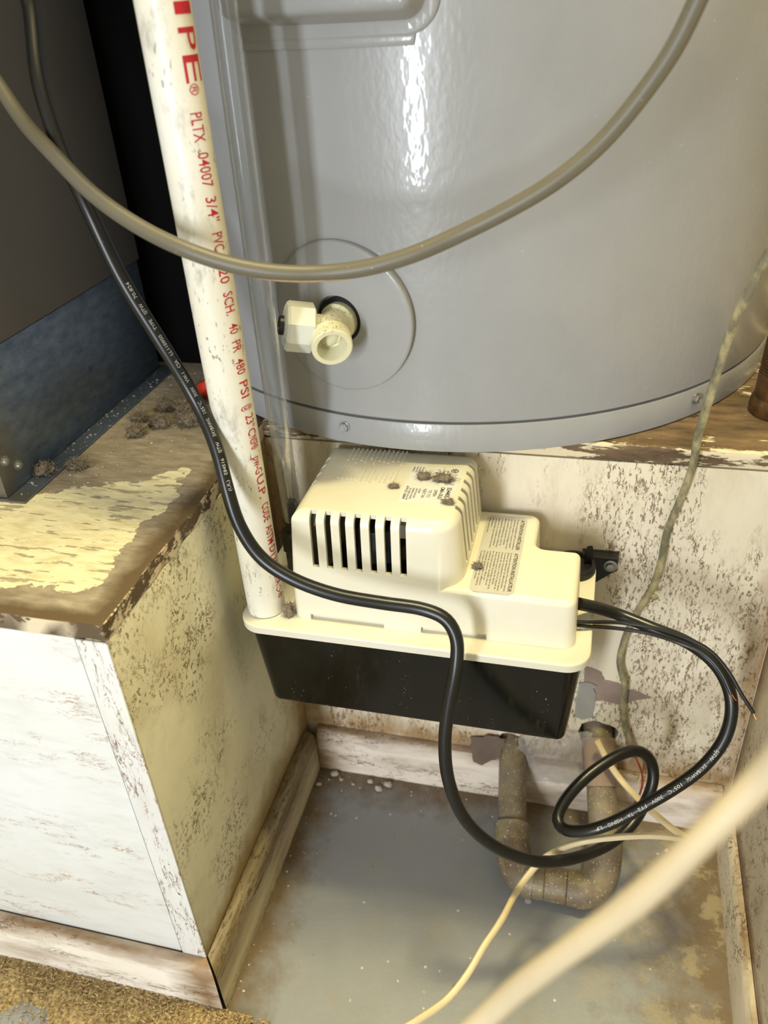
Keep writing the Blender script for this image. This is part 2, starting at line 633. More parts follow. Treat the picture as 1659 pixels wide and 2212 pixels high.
def pvc_mat():
    m = Mat('white_pvc')
    col = m.mix(m.ramp(m.noise(10, 5), 0.35, 0.7), c255(236, 232, 220), c255(226, 220, 198))
    s = m.mul(m.ramp(m.noise(90, 7, (1, 1, 0.45), 0.68), 0.53, 0.68), m.ramp(m.noise(22, 4), 0.40, 0.58))
    col = m.mix(m.mul(s, 0.7), col, c255(142, 132, 116))
    f = m.mul(m.ramp(m.noise(420, 3, (1, 1, 0.4)), 0.62, 0.67), m.ramp(m.noise(30, 4, None, 0.5, (3, 3, 3)), 0.44, 0.56))
    col = m.mix(m.mul(f, 0.75), col, c255(110, 100, 88))
    return m.done(col, 0.4)


def galv_mat():
    m = Mat('galvanised_sheet')
    v = m.noise(70, 7, (1, 1, 2.2), 0.62)
    col = m.mix(m.ramp(v, 0.32, 0.7), c255(128, 142, 160), c255(94, 107, 126))
    d = m.ramp(m.noise(230, 4, None, 0.6), 0.64, 0.70)
    col = m.mix(m.mul(d, 0.5), col, c255(60, 58, 56))
    r = m.ramp(m.add(m.mul(m.near('y', -0.131, 0.005, 0.05), 0.5), m.noise(24, 6)), 0.72, 0.95, 0, 0.7)
    col = m.mix(r, col, c255(120, 112, 96))
    return m.done(col, m.ramp(v, 0.3, 0.7, 0.34, 0.52), None, metal=0.75)


def copper_mat():
    m = Mat('taped_old_copper')
    col = m.mix(m.ramp(m.noise(28, 6), 0.35, 0.65), c255(134, 122, 104), c255(104, 90, 72))
    g = m.ramp(m.noise(60, 8, None, 0.68), 0.46, 0.64)
    low = m.ramp(m.pos('Z'), 0.02, 0.05, 1, 0)
    col = m.mix(m.mul(g, 0.8), col, c255(150, 136, 100))
    r = m.mul(m.ramp(m.noise(44, 7, None, 0.66, (2, 7, 1)), 0.55, 0.68), low)
    col = m.mix(m.mul(r, 0.8), col, c255(124, 74, 32))
    s = m.ramp(m.noise(520, 2), 0.64, 0.70)
    col = m.mix(m.mul(s, 0.8), col, c255(222, 208, 170))
    return m.done(col, 0.5, m.noise(220, 5), 0.25, 0.001, 0.15)


def rust_mat():
    m = Mat('rusty_iron')
    n = m.noise(80, 7, None, 0.65)
    col = m.mix(m.ramp(n, 0.3, 0.7), c255(46, 30, 16), c255(116, 82, 44))
    col = m.mix(m.ramp(m.noise(34, 4), 0.58, 0.70, 0, 0.5), col, c255(158, 128, 80))
    return m.done(col, 0.38, n, 0.3, 0.001, 0.35)


def wood_mat(name, a, b, st, rough=0.8):
    m = Mat(name)
    n = m.noise(90, 7, st, 0.65)
    col = m.mix(m.ramp(n, 0.3, 0.7), a, b)
    gr = m.ramp(m.noise(420, 3), 0.68, 0.72)
    col = m.mix(m.mul(gr, 0.8), col, c255(214, 204, 186))
    return m.done(col, rough, n, 0.4, 0.001)


def platform_mat():
    m = Mat('platform_edge_wood')
    st = (0.3, 1, 1.3)
    n = m.noise(80, 8, st, 0.66)
    wood = m.mix(m.ramp(n, 0.32, 0.66), c255(66, 48, 30), c255(128, 104, 74))
    p = m.ramp(m.add(m.noise(30, 10, st, 0.68, (2, 0, 0)), m.mul(m.near('y', 0.0, 0.004, 0.03), 0.06)), 0.54, 0.56)
    col = m.mix(p, wood, c255(224, 208, 174))
    gr = m.ramp(m.noise(500, 3), 0.70, 0.74)
    col = m.mix(m.mul(gr, 0.8), col, c255(214, 204, 186))
    return m.done(col, 0.75, m.add(m.mul(p, 0.5), n), 0.5, 0.0012)


M_TOP = top_board_mat()
M_FLOOR = floor_mat()
M_TANK = tank_mat()
M_CREAM = cream_mat('cream_pump_plastic')
M_LID = cream_mat('cream_lid_plastic', (228, 222, 204), 0.4)
M_BLACK = black_plastic()
M_PVC = pvc_mat()
M_GALV = galv_mat()
M_COPPER = copper_mat()
M_RUST = rust_mat()
M_PLATFORM = platform_mat()
M_CABINET = plain('dark_grey_cabinet', c255(96, 92, 88), 0.42, 0.06, 30)
M_REAR = plain('rear_wall_plaster', c255(70, 62, 54), 0.9, 0.3, 20)
M_SOFTBLACK = plain('black_rubber', c255(16, 16, 15), 0.34, 0.2, 90, speck=(c255(120, 110, 92), 700, 0.72))
M_HARDBLACK = plain('black_nylon', c255(12, 12, 12), 0.42, 0.2)
M_MOTOR = plain('motor_steel', c255(60, 58, 56), 0.4, 0.3, metal=0.5)
M_GREYCABLE = plain('grey_cable_jacket', c255(104, 98, 82), 0.46, 0.10, 50, speck=(c255(180, 170, 150), 420, 0.72))
M_SCRAPE = plain('tan_scrape', c255(200, 168, 130), 0.8, 0.25, 300)
M_THIN = Mat('painted_wire')
_n = M_THIN.noise(130, 7, (1, 1, 0.5), 0.65)
M_THIN = M_THIN.done(M_THIN.mix(M_THIN.ramp(_n, 0.42, 0.66), c255(112, 106, 84), c255(176, 164, 122)), 0.6, _n, 0.4, 0.001)
M_CORD = plain('cream_cord_jacket', c255(222, 204, 164), 0.5, 0.12, 70, speck=(c255(150, 118, 80), 260, 0.70))
M_FORE = plain('tan_cord_jacket', c255(204, 186, 152), 0.5, 0.10, 40)
M_NYLON = Mat('cream_nylon')
_n = M_NYLON.noise(30, 5)
_d = M_NYLON.mul(M_NYLON.ramp(M_NYLON.noise(620, 3, None, 0.6), 0.60, 0.66), M_NYLON.ramp(M_NYLON.pos('Z'), 0.4735, 0.4765))
M_NYLON = M_NYLON.done(M_NYLON.mix(_d, M_NYLON.mix(_n, c255(228, 223, 188), c255(220, 214, 178)), c255(128, 104, 72)), 0.36, None)
M_NUT = plain('pale_nylon', c255(222, 222, 208), 0.34, 0.06)
M_RED_INK = plain('red_ink', c255(196, 34, 48), 0.6, 0.2, 400)
M_WHITE_INK = plain('white_ink', c255(190, 188, 180), 0.6, 0.3, 500)
M_BLACK_INK = plain('black_ink', c255(42, 38, 30), 0.7, 0.1)
M_LABEL = plain('white_label', c255(232, 230, 224), 0.42, 0.08, 40)
M_LABEL2 = plain('silver_label', c255(204, 200, 188), 0.35, 0.10, 40)
M_COPPERWIRE = plain('bare_copper', c255(190, 120, 60), 0.3, 0.1, metal=1.0)
M_REDWIRE = plain('red_insulation', c255(150, 50, 36), 0.5, 0.1)
M_REDCAP = plain('red_plastic', c255(206, 58, 40), 0.4, 0.1)
M_SCREW = plain('zinc_screw', c255(170, 170, 165), 0.35, 0.1, metal=0.8)
M_LINT = plain('brown_lint', c255(142, 128, 106), 0.95, 0.45, 260, 0.6, speck=(c255(200, 186, 160), 600, 0.70))
M_CHIP = plain('white_plaster_chip', c255(206, 196, 182), 0.8, 0.2, 200)
M_SAW = Mat('sawdust')
_n = M_SAW.noise(380, 4, None, 0.6)
M_SAW = M_SAW.done(M_SAW.mix(M_SAW.ramp(_n, 0.32, 0.66), c255(98, 78, 48), c255(200, 174, 122)), 0.9, _n, 0.6, 0.001)
M_FLAP = plain('brown_torn_paper', c255(150, 128, 112), 0.75, 0.2, 40)
M_DARKGAP = plain('dark_cavity', c255(22, 18, 14), 0.9, 0.3)
_m = Mat('clear_vinyl')
M_CLEAR = _m.done(c255(160, 163, 161), 0.10, None, Alpha=0.50, Transmission_Weight=0.70, IOR=1.30)
_m = Mat('clear_film')
M_FILM = _m.done(c255(214, 206, 196), 0.14, _m.noise(90, 5), 0.6, 0.002, Alpha=0.32)

# ------------------------------------------------------------------ the setting
F = -0.60     # how far the floor comes towards the viewer


def slab(name, dims, mat, bev=0.001, parent=None, wob=0.0):
    bm = bmesh.new()
    box(bm, *dims, bev=bev)
    return obj(name, bm, mat, parent)


fl = slab('floor', (-0.9, 0.9, -1.0, 0.02, -0.03, 0.0), M_FLOOR, 0)
tag(fl, 'grey painted floor with plaster spatter and brown grime', kind='structure')

# riser under the water heater: cut holes where the two old pipes come through
bm = bmesh.new()
box(bm, 0.0, 0.388, 0.0, 0.05, 0.0, 0.3625)
wall = raw(bm)
cuts = []
for cx, cz, r in ((0.272, 0.0905, 0.0165), (0.1985, 0.061, 0.0140)):
    bm = bmesh.new()
    lathe(bm, (cx, -0.02, cz), (0, 1, 0), [(0, 0), (0, r), (0.06, r), (0.06, 0)], 20, lambda a, s=cx: 1 + 0.22 * mnoise.noise(Vector((math.cos(a) * 1.7, math.sin(a) * 1.7, s * 40))))
    cuts.append(('DIFFERENCE', raw(bm)))
wb = link_mesh('wall_back', boolean(wall, cuts), M_BACK)
tag(wb, 'peeling cream riser wall behind the pump', kind='structure')
pl = slab('trim_1', (0.0, 0.80, 0.0, 0.62, 0.3635, 0.376), M_PLATFORM, 0.0012)
tag(pl, 'worn brown platform board under the water heater', kind='structure')
wr = slab('wall_right', (0.388, 0.80, F, 0.0, 0.0, 0.376), M_RIGHT, 0.0012)
tag(wr, 'cream painted side of the recess on the right', kind='structure')
rear = slab('wall_rear', (-0.75, 0.95, 0.62, 0.65, 0.0, 2.62), M_REAR, 0)
tag(rear, 'dark wall behind the water heater and the furnace', kind='structure')

ceil = slab('ceiling', (-0.80, 1.0, -0.35, 0.65, 2.62, 2.66), plain('ceiling_plaster', c255(150, 140, 124), 0.9), 0)  # unseen ceiling, added so ambient light enters only from the front
tag(ceil, 'unseen plaster ceiling added over the closet to block light from above', kind='structure')
rb = slab('gap_shade_board', (-0.76, -0.0985, 0.106, 0.14, 0.3745, 2.62), plain('gap_shade_black', c255(8, 7, 7), 0.95, spec=0.1), 0)  # added board: shade of the deep gap put into its black colour
tag(rb, 'added black board standing in for the unlit gap between the furnace and the tank', kind='structure')
wl = slab('wall_left', (-0.80, -0.76, -0.35, 0.65, 0.0, 2.62), M_REAR, 0)  # unseen wall, added to keep ambient light out on the left
tag(wl, 'unseen dark closet wall beyond the furnace, added to block side light', kind='structure')
wf = slab('wall_far', (0.95, 0.99, -0.35, 0.65, 0.0, 2.62), plain('closet_plaster', c255(190, 176, 146), 0.9), 0)  # unseen wall, added to keep ambient light out on the right
tag(wf, 'unseen plaster closet wall beyond the right side, added to block side light', kind='structure')

# boxed plinth on the left carrying the furnace
pt = thing('furnace_plinth', 'white painted boxed wooden plinth with peeling top, on the left', 'plinth', (-0.3, 0.1, 0.0))
box_obj('front_panel', (-0.70, -0.0206, -0.2362, -0.222, 0.0, 0.3610), M_FRONT, pt, 0.0008)
box_obj('corner_strip', (-0.0194, 0.0, -0.2374, -0.2358, 0.0, 0.3612), M_STRIP, pt, 0.0006, 2)
box_obj('side_panel', (-0.014, 0.0, -0.2357, 0.62, 0.0, 0.3615), M_SIDE, pt, 0.0006)
bm = bmesh.new()
box(bm, -0.70, 0.0008, -0.2378, 0.62, 0.3622, 0.374)
bmesh.ops.subdivide_edges(bm, edges=[e for e in bm.edges if e.calc_length() > 0.3], cuts=60, use_grid_fill=True)
for v in bm.verts:                                     # the worn front and right edges of the old board
    k = 0.0012 * mnoise.noise(v.co * 55) - 0.0006
    if v.co.y < -0.2370:
        v.co.y -= k * 1.5
    if v.co.x > 0.0:
        v.co.x += k * 1.2
    if v.co.z > 0.3735 and (v.co.y < -0.236 or v.co.x > 0):
        v.co.z -= 0.0012 + k
obj('top_board', bm, M_TOP, pt, 30)


def board(name, a, b, out, h, t, mat, label, ends=(0, 0)):
    """baseboard from a to b (plan), standing off the wall towards out, bevelled on top; ends: mitre lengths"""
    a, b, out = Vector((*a, 0)), Vector((*b, 0)), Vector((*out, 0))
    d = (b - a).normalized()
    prof = [(0.0005, 0.0), (t, 0.0), (t, h * 0.80), (t * 0.92, h * 0.90), (t * 0.62, h * 0.985), (t * 0.45, h), (0.0005, h)]
    bm = bmesh.new()
    n = 40
    R = []
    for i in range(n + 1):
        ring = []
        for o, z in prof:
            s = (b - a).length * i / n
            e0, e1 = ends[0] * o / t, ends[1] * o / t
            p = a + d * (-e0 + (s / (b - a).length) * ((b - a).length + e0 + e1))
            w = 0.0007 * mnoise.noise(Vector((p.x * 40, p.y * 40, z * 90 + o * 300)))
            ring.append(bm.verts.new(p + out * (o + (w if o > 0.001 else 0)) + Vector((0, 0, z + (w if z > 0 else 0)))))
        R.append(ring)
    for A, B in zip(R, R[1:]):
        for k in range(len(A)):
            bm.faces.new((A[k], A[(k + 1) % len(A)], B[(k + 1) % len(A)], B[k]))
    bm.faces.new(R[0])
    bm.faces.new(R[-1][::-1])
    return tag(obj(name, bm, mat), label, kind='structure')


board('baseboard_front', (-0.70, -0.2372), (0.0, -0.2372), (0, -1), 0.050, 0.0118, M_BASE, 'scuffed white baseboard along the front of the plinth', (0, 0.0105))
board('baseboard_left', (0.0, -0.2350), (0.0, -0.0125), (1, 0), 0.050, 0.0122, M_BASE_L, 'grimy brown baseboard along the plinth side', (0.0125, 0.0))
board('baseboard_back', (0.0125, 0.0), (0.381, 0.0), (0, -1), 0.050, 0.0120, M_BASE_B, 'stained white baseboard under the pump', (0, 0))
board('baseboard_right', (0.388, -0.0125), (0.388, F), (-1, 0), 0.0505, 0.0065, M_RIGHT, 'cream baseboard on the right side of the recess', (0, 0))

# ------------------------------------------------------------------ furnace on the plinth
fu = thing('furnace', 'dark grey furnace cabinet on a galvanised sheet-metal base', 'furnace', (-0.3, 0.0, 0.374))
bm = bmesh.new()
box(bm, -0.66, -0.1320, -0.131, 0.092, 0.3755, 0.470, 0.0008)
base = obj('sheet_metal_base', bm, M_GALV, fu)
bm = bmesh.new()
box(bm, -0.66, -0.1170, -0.1335, 0.098, 0.3741, 0.3754, 0.0004, 1)
obj('bottom_flange', bm, M_GALV, fu)
bm = bmesh.new()
box(bm, -0.665, -0.1305, -0.134, 0.094, 0.4705, 1.55, 0.0012)
obj('cabinet', bm, M_CABINET, fu)
for q, (y, z) in enumerate(((-0.1225, 0.3995), (-0.112, 0.3905))):
    bm = bmesh.new()
    lathe(bm, (-0.1322, y, z), (1, 0, 0), [(0, 0.0040), (0.0006, 0.0040), (0.0008, 0.0026), (0.0026, 0.0024), (0.0030, 0.0016), (0.0030, 0)], 12)
    obj('screw', bm, M_SCREW, fu)

# ------------------------------------------------------------------ water heater
CX, CY, RT = 0.128, 0.225, 0.254
Z0, ZS, Z1 = 0.3762, 0.3992, 1.62


def on_tank(ang, z, out=0.0):
    r = RT + out
    return Vector((CX + r * math.sin(ang), CY - r * math.cos(ang), z))


wh = thing('water_heater', 'large light grey enamelled water heater tank with drain valve', 'water heater', (CX, CY, Z0))
bm = bmesh.new()
lathe(bm, (CX, CY, 0), (0, 0, 1), [(ZS + 0.0002, 0), (ZS + 0.0002, RT - 0.0008), (ZS + 0.0010, RT), (Z1 - 0.03, RT), (Z1 - 0.008, RT - 0.008), (Z1, RT - 0.03), (Z1, 0)], 192)
obj('tank_body', bm, M_TANK, wh)
bm = bmesh.new()
lathe(bm, (CX, CY, 0), (0, 0, 1), [(Z0 + 0.001, 0), (Z0, RT - 0.002), (Z0 + 0.001, RT + 0.0006), (ZS - 0.0018, RT + 0.0008), (ZS - 0.0012, RT + 0.0004), (ZS - 0.0011, RT - 0.0030), (ZS + 0.0002, RT - 0.0030), (ZS + 0.0002, 0)], 192)
obj('skirt_ring', bm, M_TANK, wh)
for a in (-71, -12.0, 47.2, 106):
    bm = bmesh.new()
    p = on_tank(math.radians(a), 0.3895, 0.0010)
    nrm = on_tank(math.radians(a), 0.3895, 1.0) - p
    lathe(bm, p, nrm, [(0, 0.0042), (0.0006, 0.0042), (0.0009, 0.0036)], 18)
    lathe(bm, p, nrm, [(0.0006, 0.0036), (0.0026, 0.0034), (0.0032, 0.0026), (0.0026, 0.0015), (0.0026, 0)], 6)
    obj('screw', bm, M_TANK if a != 47.2 else M_SCREW, wh, 30)


def wrap(bm, step=0.004):
    """bend a flat sheet (u along the arc, v up, w outwards) round the tank"""
    a, b = extent(bm, 0)
    t = a + step
    while t < b:
        bmesh.ops.bisect_plane(bm, geom=bm.verts[:] + bm.edges[:] + bm.faces[:], plane_co=(t, 0, 0), plane_no=(1, 0, 0))
        t += step
    for v in bm.verts:
        v.co = on_tank(v.co.x / RT, v.co.y, v.co.z)


D = math.radians
u0, u1, v0, v1 = D(-25.0) * RT, D(5.0) * RT, 0.6285, 0.80
bm = bmesh.new()
rings = [(0.0002, 0.0), (0.0016, 0.0001), (0.0022, 0.0007), (0.0024, 0.0015), (0.0024, 0.0062), (0.0028, 0.0075), (0.0050, 0.0084), (0.0170, 0.0118), (0.0195, 0.0132), (0.0205, 0.0152), (0.0205, 0.0185)]
loft(bm, [(u0, v0), (u1, v0), (u1, v1), (u0, v1)], 0.019, rings, 10, cap0=False)
wrap(bm)
obj('access_panel', bm, M_TANK, wh, 40)
bm = bmesh.new()
loft(bm, [(D(-22.6) * RT, 0.6240), (D(1.7) * RT, 0.6240), (D(2.0) * RT, 0.6300), (D(-22.6) * RT, 0.6300)], 0.0008, [(0.0001, 0), (0.0014, 0.0001), (0.0018, 0.0006)], 3, cap0=False)
wrap(bm)
obj('panel_lip', bm, M_TANK, wh, 40)

# escutcheon disc round the drain valve
HA, HZ = D(-11.0), 0.4685
bm = bmesh.new()
prev = None
RR = [0.0155, 0.016, 0.018, 0.022, 0.027, 0.033, 0.039, 0.044, 0.0485, 0.0500, 0.0506, 0.0506]
HH = [0.0030, 0.0046, 0.0050, 0.0049, 0.0046, 0.0041, 0.0036, 0.0032, 0.0028, 0.0024, 0.0016, 0.0004]
for r, h in zip(RR, HH):
    ring = []
    for k in range(96):
        a = 2 * math.pi * k / 96
        lift = 0.0042 * max(0.0, math.cos(a - 0.2)) * (r / 0.05) ** 2 if h > 0.001 else 0
        ring.append(bm.verts.new(on_tank(HA + (r * math.cos(a)) / RT, HZ + 0.0015 + r * math.sin(a), h + lift)))
    if prev:
        for k in range(96):
            bm.faces.new((prev[k], prev[(k + 1) % 96], ring[(k + 1) % 96], ring[k]))
    prev = ring
obj('escutcheon', bm, M_TANK, wh, 50)
bm = bmesh.new()
H = on_tank(HA, HZ, 0.0)
NRM = (on_tank(HA, HZ, 1.0) - H).normalized()
lathe(bm, H - NRM * 0.0005, NRM, [(0, 0.0158), (0.0018, 0.0158), (0.0018, 0)], 40)
obj('opening_disc', bm, M_HARDBLACK, wh)  # black disc standing in for the dark hole round the valve

B = H + NRM * 0.019
bm = bmesh.new()
lathe(bm, H, NRM, [(0, 0.0125), (0.006, 0.0125), (0.0075, 0.0105), (0.013, 0.0100), (0.0235, 0.0100), (0.0265, 0.0085), (0.0285, 0.0045), (0.0285, 0)], 28)
HD = Vector((-0.88, -0.42, 0.22)).normalized()
lathe(bm, B, HD, [(-0.010, 0.0), (-0.010, 0.0065), (-0.007, 0.0092), (0.012, 0.0092), (0.012, 0)], 28)
vb = obj('drain_valve', bm, M_NYLON, wh, 40)
OD = Vector((0.40, -0.89, -0.22)).normalized()
bm = bmesh.new()
lathe(bm, B, OD, [(0.0, 0.0088), (0.0095, 0.0092), (0.0100, 0.0125), (0.0112, 0.0134), (0.0124, 0.0127), (0.0134, 0.0134), (0.0146, 0.0127), (0.0156, 0.0134), (0.0172, 0.0132), (0.0205, 0.0130), (0.0213, 0.0122), (0.0213, 0.0098), (0.0206, 0.0092), (0.008, 0.0084), (0.006, 0.005), (0.006, 0.0)], 40)
obj('spout', bm, M_NYLON, vb, 40)
bm = bmesh.new()
hexa = lambda a: 1.0 / max(math.cos(((a + math.pi / 8) % (math.pi / 4)) - math.pi / 8), 0.5) * 0.965
lathe(bm, B, HD, [(0.0095, 0.0), (0.0095, 0.0138), (0.0105, 0.0152), (0.0255, 0.0152), (0.0272, 0.0140), (0.0282, 0.0118), (0.0285, 0.0085), (0.0285, 0)], 48, hexa)
nut = obj('handle_nut', bm, M_NUT, vb, 25)
bm = bmesh.new()
lathe(bm, B, HD, [(0.0280, 0.0), (0.0280, 0.0062), (0.0310, 0.0060), (0.0315, 0.0054), (0.0315, 0.0034), (0.0300, 0.0030), (0.0300, 0)], 18)
obj('stem', bm, M_HARDBLACK, vb)

# ------------------------------------------------------------------ condensate pump
ZL = 0.2816
pu = thing('condensate_pump', 'cream condensate pump with black reservoir hung on the riser wall', 'pump', (0.135, -0.062, 0.196))
bm = bmesh.new()
plan = [(0.0190, -0.1195), (0.2525, -0.1195), (0.2525, -0.0050), (0.0190, -0.0050)]
loft(bm, plan, 0.014, fillet_low(0.1965, 0.0072, 0.0060) + [(0.2760, 0.0)], 8)
obj('reservoir', bm, M_BLACK, pu, 40)
bm = bmesh.new()
plan = [(0.0145, -0.1238), (0.2568, -0.1238), (0.2568, -0.0030), (0.0145, -0.0030)]
loft(bm, plan, 0.0165, [(0.2752, 0.0022), (0.2746, 0.0010), (0.2750, 0.0002), (0.2795, 0.0)] + fillet(ZL, 0.0, 0.0014, 4), 10)
obj('lid', bm, M_LID, pu, 40)

# cover: low switch housing plus tall motor hood with louvres, one moulding
low = [(0.060, -0.1090), (0.2465, -0.1090), (0.2465, -0.0480), (0.2155, -0.0480), (0.2155, -0.0065), (0.060, -0.0065)]
bm = bmesh.new()
loft(bm, low, [0.004, 0.0085, 0.006, 0.006, 0.009, 0.004], [(ZL - 0.0004, 0.0)] + fillet(0.3188, 0.0014, 0.0042, 5), 7)
lowo = raw(bm)
bm = bmesh.new()
hood = [(0.0535, -0.1096), (0.1735, -0.1096), (0.1735, -0.0045), (0.0535, -0.0045)]
HR = [0.0065, 0.022, 0.012, 0.0065]
loft(bm, hood, HR, [(ZL - 0.0003, 0.0), (0.312, 0.0012)] + [(z, o) for z, o in fillet(0.3668, 0.0052, 0.0078, 7)], 10)
ho = raw(bm)
bm = bmesh.new()
loft(bm, hood, HR, [(ZL - 0.02, 0.0030), (0.312, 0.0042)] + [(z, o) for z, o in fillet(0.3645, 0.0078, 0.0070, 4)], 8)
inner = raw(bm)
ops = [('UNION', lowo), ('DIFFERENCE', inner)]
bm = bmesh.new()
for k in range(7):                                                        # front louvres
    x = 0.0738 + k * 0.01003
    box(bm, x - 0.0022, x + 0.0022, -0.1200, -0.0985, 0.3262, 0.3800)
for k in range(6):                                                        # right-hand louvres
    y = -0.0800 + k * 0.0110
    box(bm, 0.1630 + 0.0008, 0.1900, y - 0.0021, y + 0.0021, 0.3225, 0.3800)
for k in range(4):                                                        # left-hand louvres
    y = -0.0640 + k * 0.0110
    box(bm, 0.0400, 0.0640, y - 0.0021, y + 0.0021, 0.3300, 0.3800)
for x0, x1 in ((0.0660, 0.1188), (0.1445, 0.1888)):                       # clip notches along the lower edge
    box(bm, x0, x1, -0.1200, -0.1062, 0.2700, 0.2862)
ops.append(('DIFFERENCE', raw(bm)))
link_mesh('cover', boolean(ho, ops), M_CREAM, pu, 28)

bm = bmesh.new()
lathe(bm, (0.107, -0.060, 0.283), (0, 0, 1), [(0, 0), (0, 0.028), (0.036, 0.028), (0.042, 0.022), (0.056, 0.020), (0.058, 0.006), (0.074, 0.006), (0.074, 0)], 28)
mo = obj('motor', bm, M_MOTOR, pu)
bm = bmesh.new()
box(bm, 0.127, 0.140, -0.092, -0.080, 0.345, 0.356, 0.001)
obj('terminal_block', bm, M_LABEL, pu)
bm = bmesh.new()
box(bm, 0.062, 0.168, -0.100, -0.012, 0.2822, 0.2835)
obj('cavity_plate', bm, M_DARKGAP, pu)  # darkness of the hood cavity put into the plate's near-black colour


def sheet(name, x0, x1, y0, y1, z, t, r, mat, parent):
    bm = bmesh.new()
    loft(bm, [(x0, y0), (x1, y0), (x1, y1), (x0, y1)], r, [(z, 0.0), (z + t, 0.0)], 6)
    return obj(name, bm, mat, parent)


ZT = 0.36685
lab = sheet('rating_label', 0.1258, 0.1612, -0.0812, -0.0325, ZT, 0.00012, 0.0008, M_LABEL, pu)
bm = bmesh.new()


def line(s, x, y, h, length=None, bold=0.0, z=ZT + 0.0002):
    """lettering that runs towards the viewer (-y), letter tops towards +x"""
    put_text(bm, s, lambda u, v: (x + v, y - u, z), h, length, bold)


line('554405', 0.1550, -0.0590, 0.0030, 0.0125, 0.02)
line('CMA-15ULI', 0.1508, -0.0590, 0.0026, 0.0150, 0.02)
line('OPEN', 0.1470, -0.0630, 0.0022, 0.0080, 0.01)
line('TE TO', 0.1432, -0.0640, 0.0022, 0.0090)
line('REJECT 061', 0.1396, -0.0630, 0.0022, 0.0110)
line('6/14 23 1200W', 0.1275, -0.0610, 0.0019, 0.0165, 0.02)
line('us', 0.1535, -0.0400, 0.0018)
line('LISTED', 0.1512, -0.0370, 0.0012)
for i, (s, y, n) in enumerate((('THERMALLY', -0.0345, 0.0075), ('PROTECTED', -0.0345, 0.0080), ('FOR INDOOR', -0.0345, 0.0085), ('USE ONLY', -0.0345, 0.0065))):
    line(s, 0.1268 + i * 0.0021, y, 0.0013, n)
for i, (s, n) in enumerate((('NO DE SERIE 1200 DA AMP', 0.0150), ('REFERER AU MANUEL', 0.0140), ('AVANT DE INSTALLER', 0.0120), ('LIQUIDES', 0.0060))):
    line(s, 0.1300 + i * 0.0022, -0.0630, 0.0013, n)
# certification ring
for r0, r1 in ((0.0026, 0.0020),):
    ring = [[bm.verts.new((0.1560 + r * math.cos(a), -0.0368 + r * math.sin(a), ZT + 0.0002)) for a in (2 * math.pi * k / 28 for k in range(28))] for r in (r0, r1)]
    for k in range(28):
        bm.faces.new((ring[0][k], ring[0][(k + 1) % 28], ring[1][(k + 1) % 28], ring[1][k]))
line('SP', 0.1546, -0.0348, 0.0024, 0.0038, 0.02)
obj('lettering', bm, M_BLACK_INK, lab, 0, False)

ZB = 0.31885
lab = sheet('warning_label', 0.1762, 0.2055, -0.1055, -0.0150, ZB, 0.00012, 0.0045, M_LABEL2, pu)
bm = bmesh.new()
ZB += 0.0002
line('ATTENTION INSTALLER', 0.2010, -0.0185, 0.0025, 0.0375, 0.015, ZB)
en = ['Pump is equipped with an overflow', 'detection switch. Connect switch', 'unit to Class II Low Voltage circuit.', "See owner's manual for details.", 'Before installing pump, cycle by', 'completely sealing and collecting', 'reservoir in a suitable container', 'to help flush any residual oils from', 'the system.', 'Pump must be level.']
wid = [0.0370, 0.0355, 0.0375, 0.0330, 0.0340, 0.0360, 0.0350, 0.0375, 0.0120, 0.0190]
for i, (s, w) in enumerate(zip(en, wid)):
    line(s, 0.1984 - i * 0.00225, -0.0185, 0.00125, w, 0, ZB)
line('ATTENTION INSTALLATEUR', 0.2010, -0.0600, 0.0025, 0.0425, 0.015, ZB)
fr = ["La pompe est équipée d'un interrupteur", 'flotteur de détection de débordement.', 'Connectez uniquement au circuit basse', 'tension de classe 2. Voir le manuel du', 'propriétaire pour plus de détails.', "Avant d'installer la pompe, faire cycle", 'le réservoir pour recueillir bas en', 'vidant le contenu dans un', 'récipient pour aider à affleurer', 'les huiles résiduelles du système.', 'La pompe doit être de niveau.']
wid = [0.0430, 0.0400, 0.0425, 0.0415, 0.0370, 0.0420, 0.0380, 0.0330, 0.0390, 0.0400, 0.0330]
for i, (s, w) in enumerate(zip(fr, wid)):
    line(s, 0.1984 - i * 0.00205, -0.0600, 0.00125, w, 0, ZB)
obj('lettering', bm, M_BLACK_INK, lab, 0, False)

# rows of tiny raised moulded lettering on the hood, too fine to read
bm = bmesh.new()
rnd = random.Random(5)
for blk, (ya, yb) in enumerate(((-0.0140, -0.0345), (-0.0400, -0.0620))):
    for i in range(13):
        x = 0.0770 + i * 0.0033
        y = ya
        end = yb + rnd.random() * 0.006
        while y > end:
            w = 0.0006 + rnd.random() * 0.0014
            box(bm, x, x + 0.0015, y - w, y, ZT - 0.0001, ZT + 0.00022)
            y -= w + 0.0005
tag(obj('moulded_lettering', bm, M_CREAM, pu, 0), kind='stuff')

# black round plug with a fin on the lid and the hanging bracket
bm = bmesh.new()
lathe(bm, (0.2405, -0.0205, ZL - 0.001), (0, 0, 1), [(0, 0), (0, 0.0158), (0.0060, 0.0158), (0.0070, 0.0150), (0.0070, 0.0128), (0.0040, 0.0122), (0.0040, 0)], 40)
plug = obj('round_plug', bm, M_HARDBLACK, pu)
bm = bmesh.new()
loft(bm, [(0.2480, -0.0180), (0.2540, -0.0155), (0.2535, -0.0125), (0.2475, -0.0150)], 0.0008, [(ZL, 0), (ZL + 0.0130, 0.0), (ZL + 0.0180, 0.0012)], 3)
obj('fin', bm, M_HARDBLACK, plug)
bm = bmesh.new()
prof = [(0.246, 0.2868), (0.246, 0.2560), (0.2560, 0.2560), (0.2700, 0.2690), (0.2722, 0.2700), (0.2722, 0.2868)]
A = [bm.verts.new((x, -0.0006, z)) for x, z in prof]
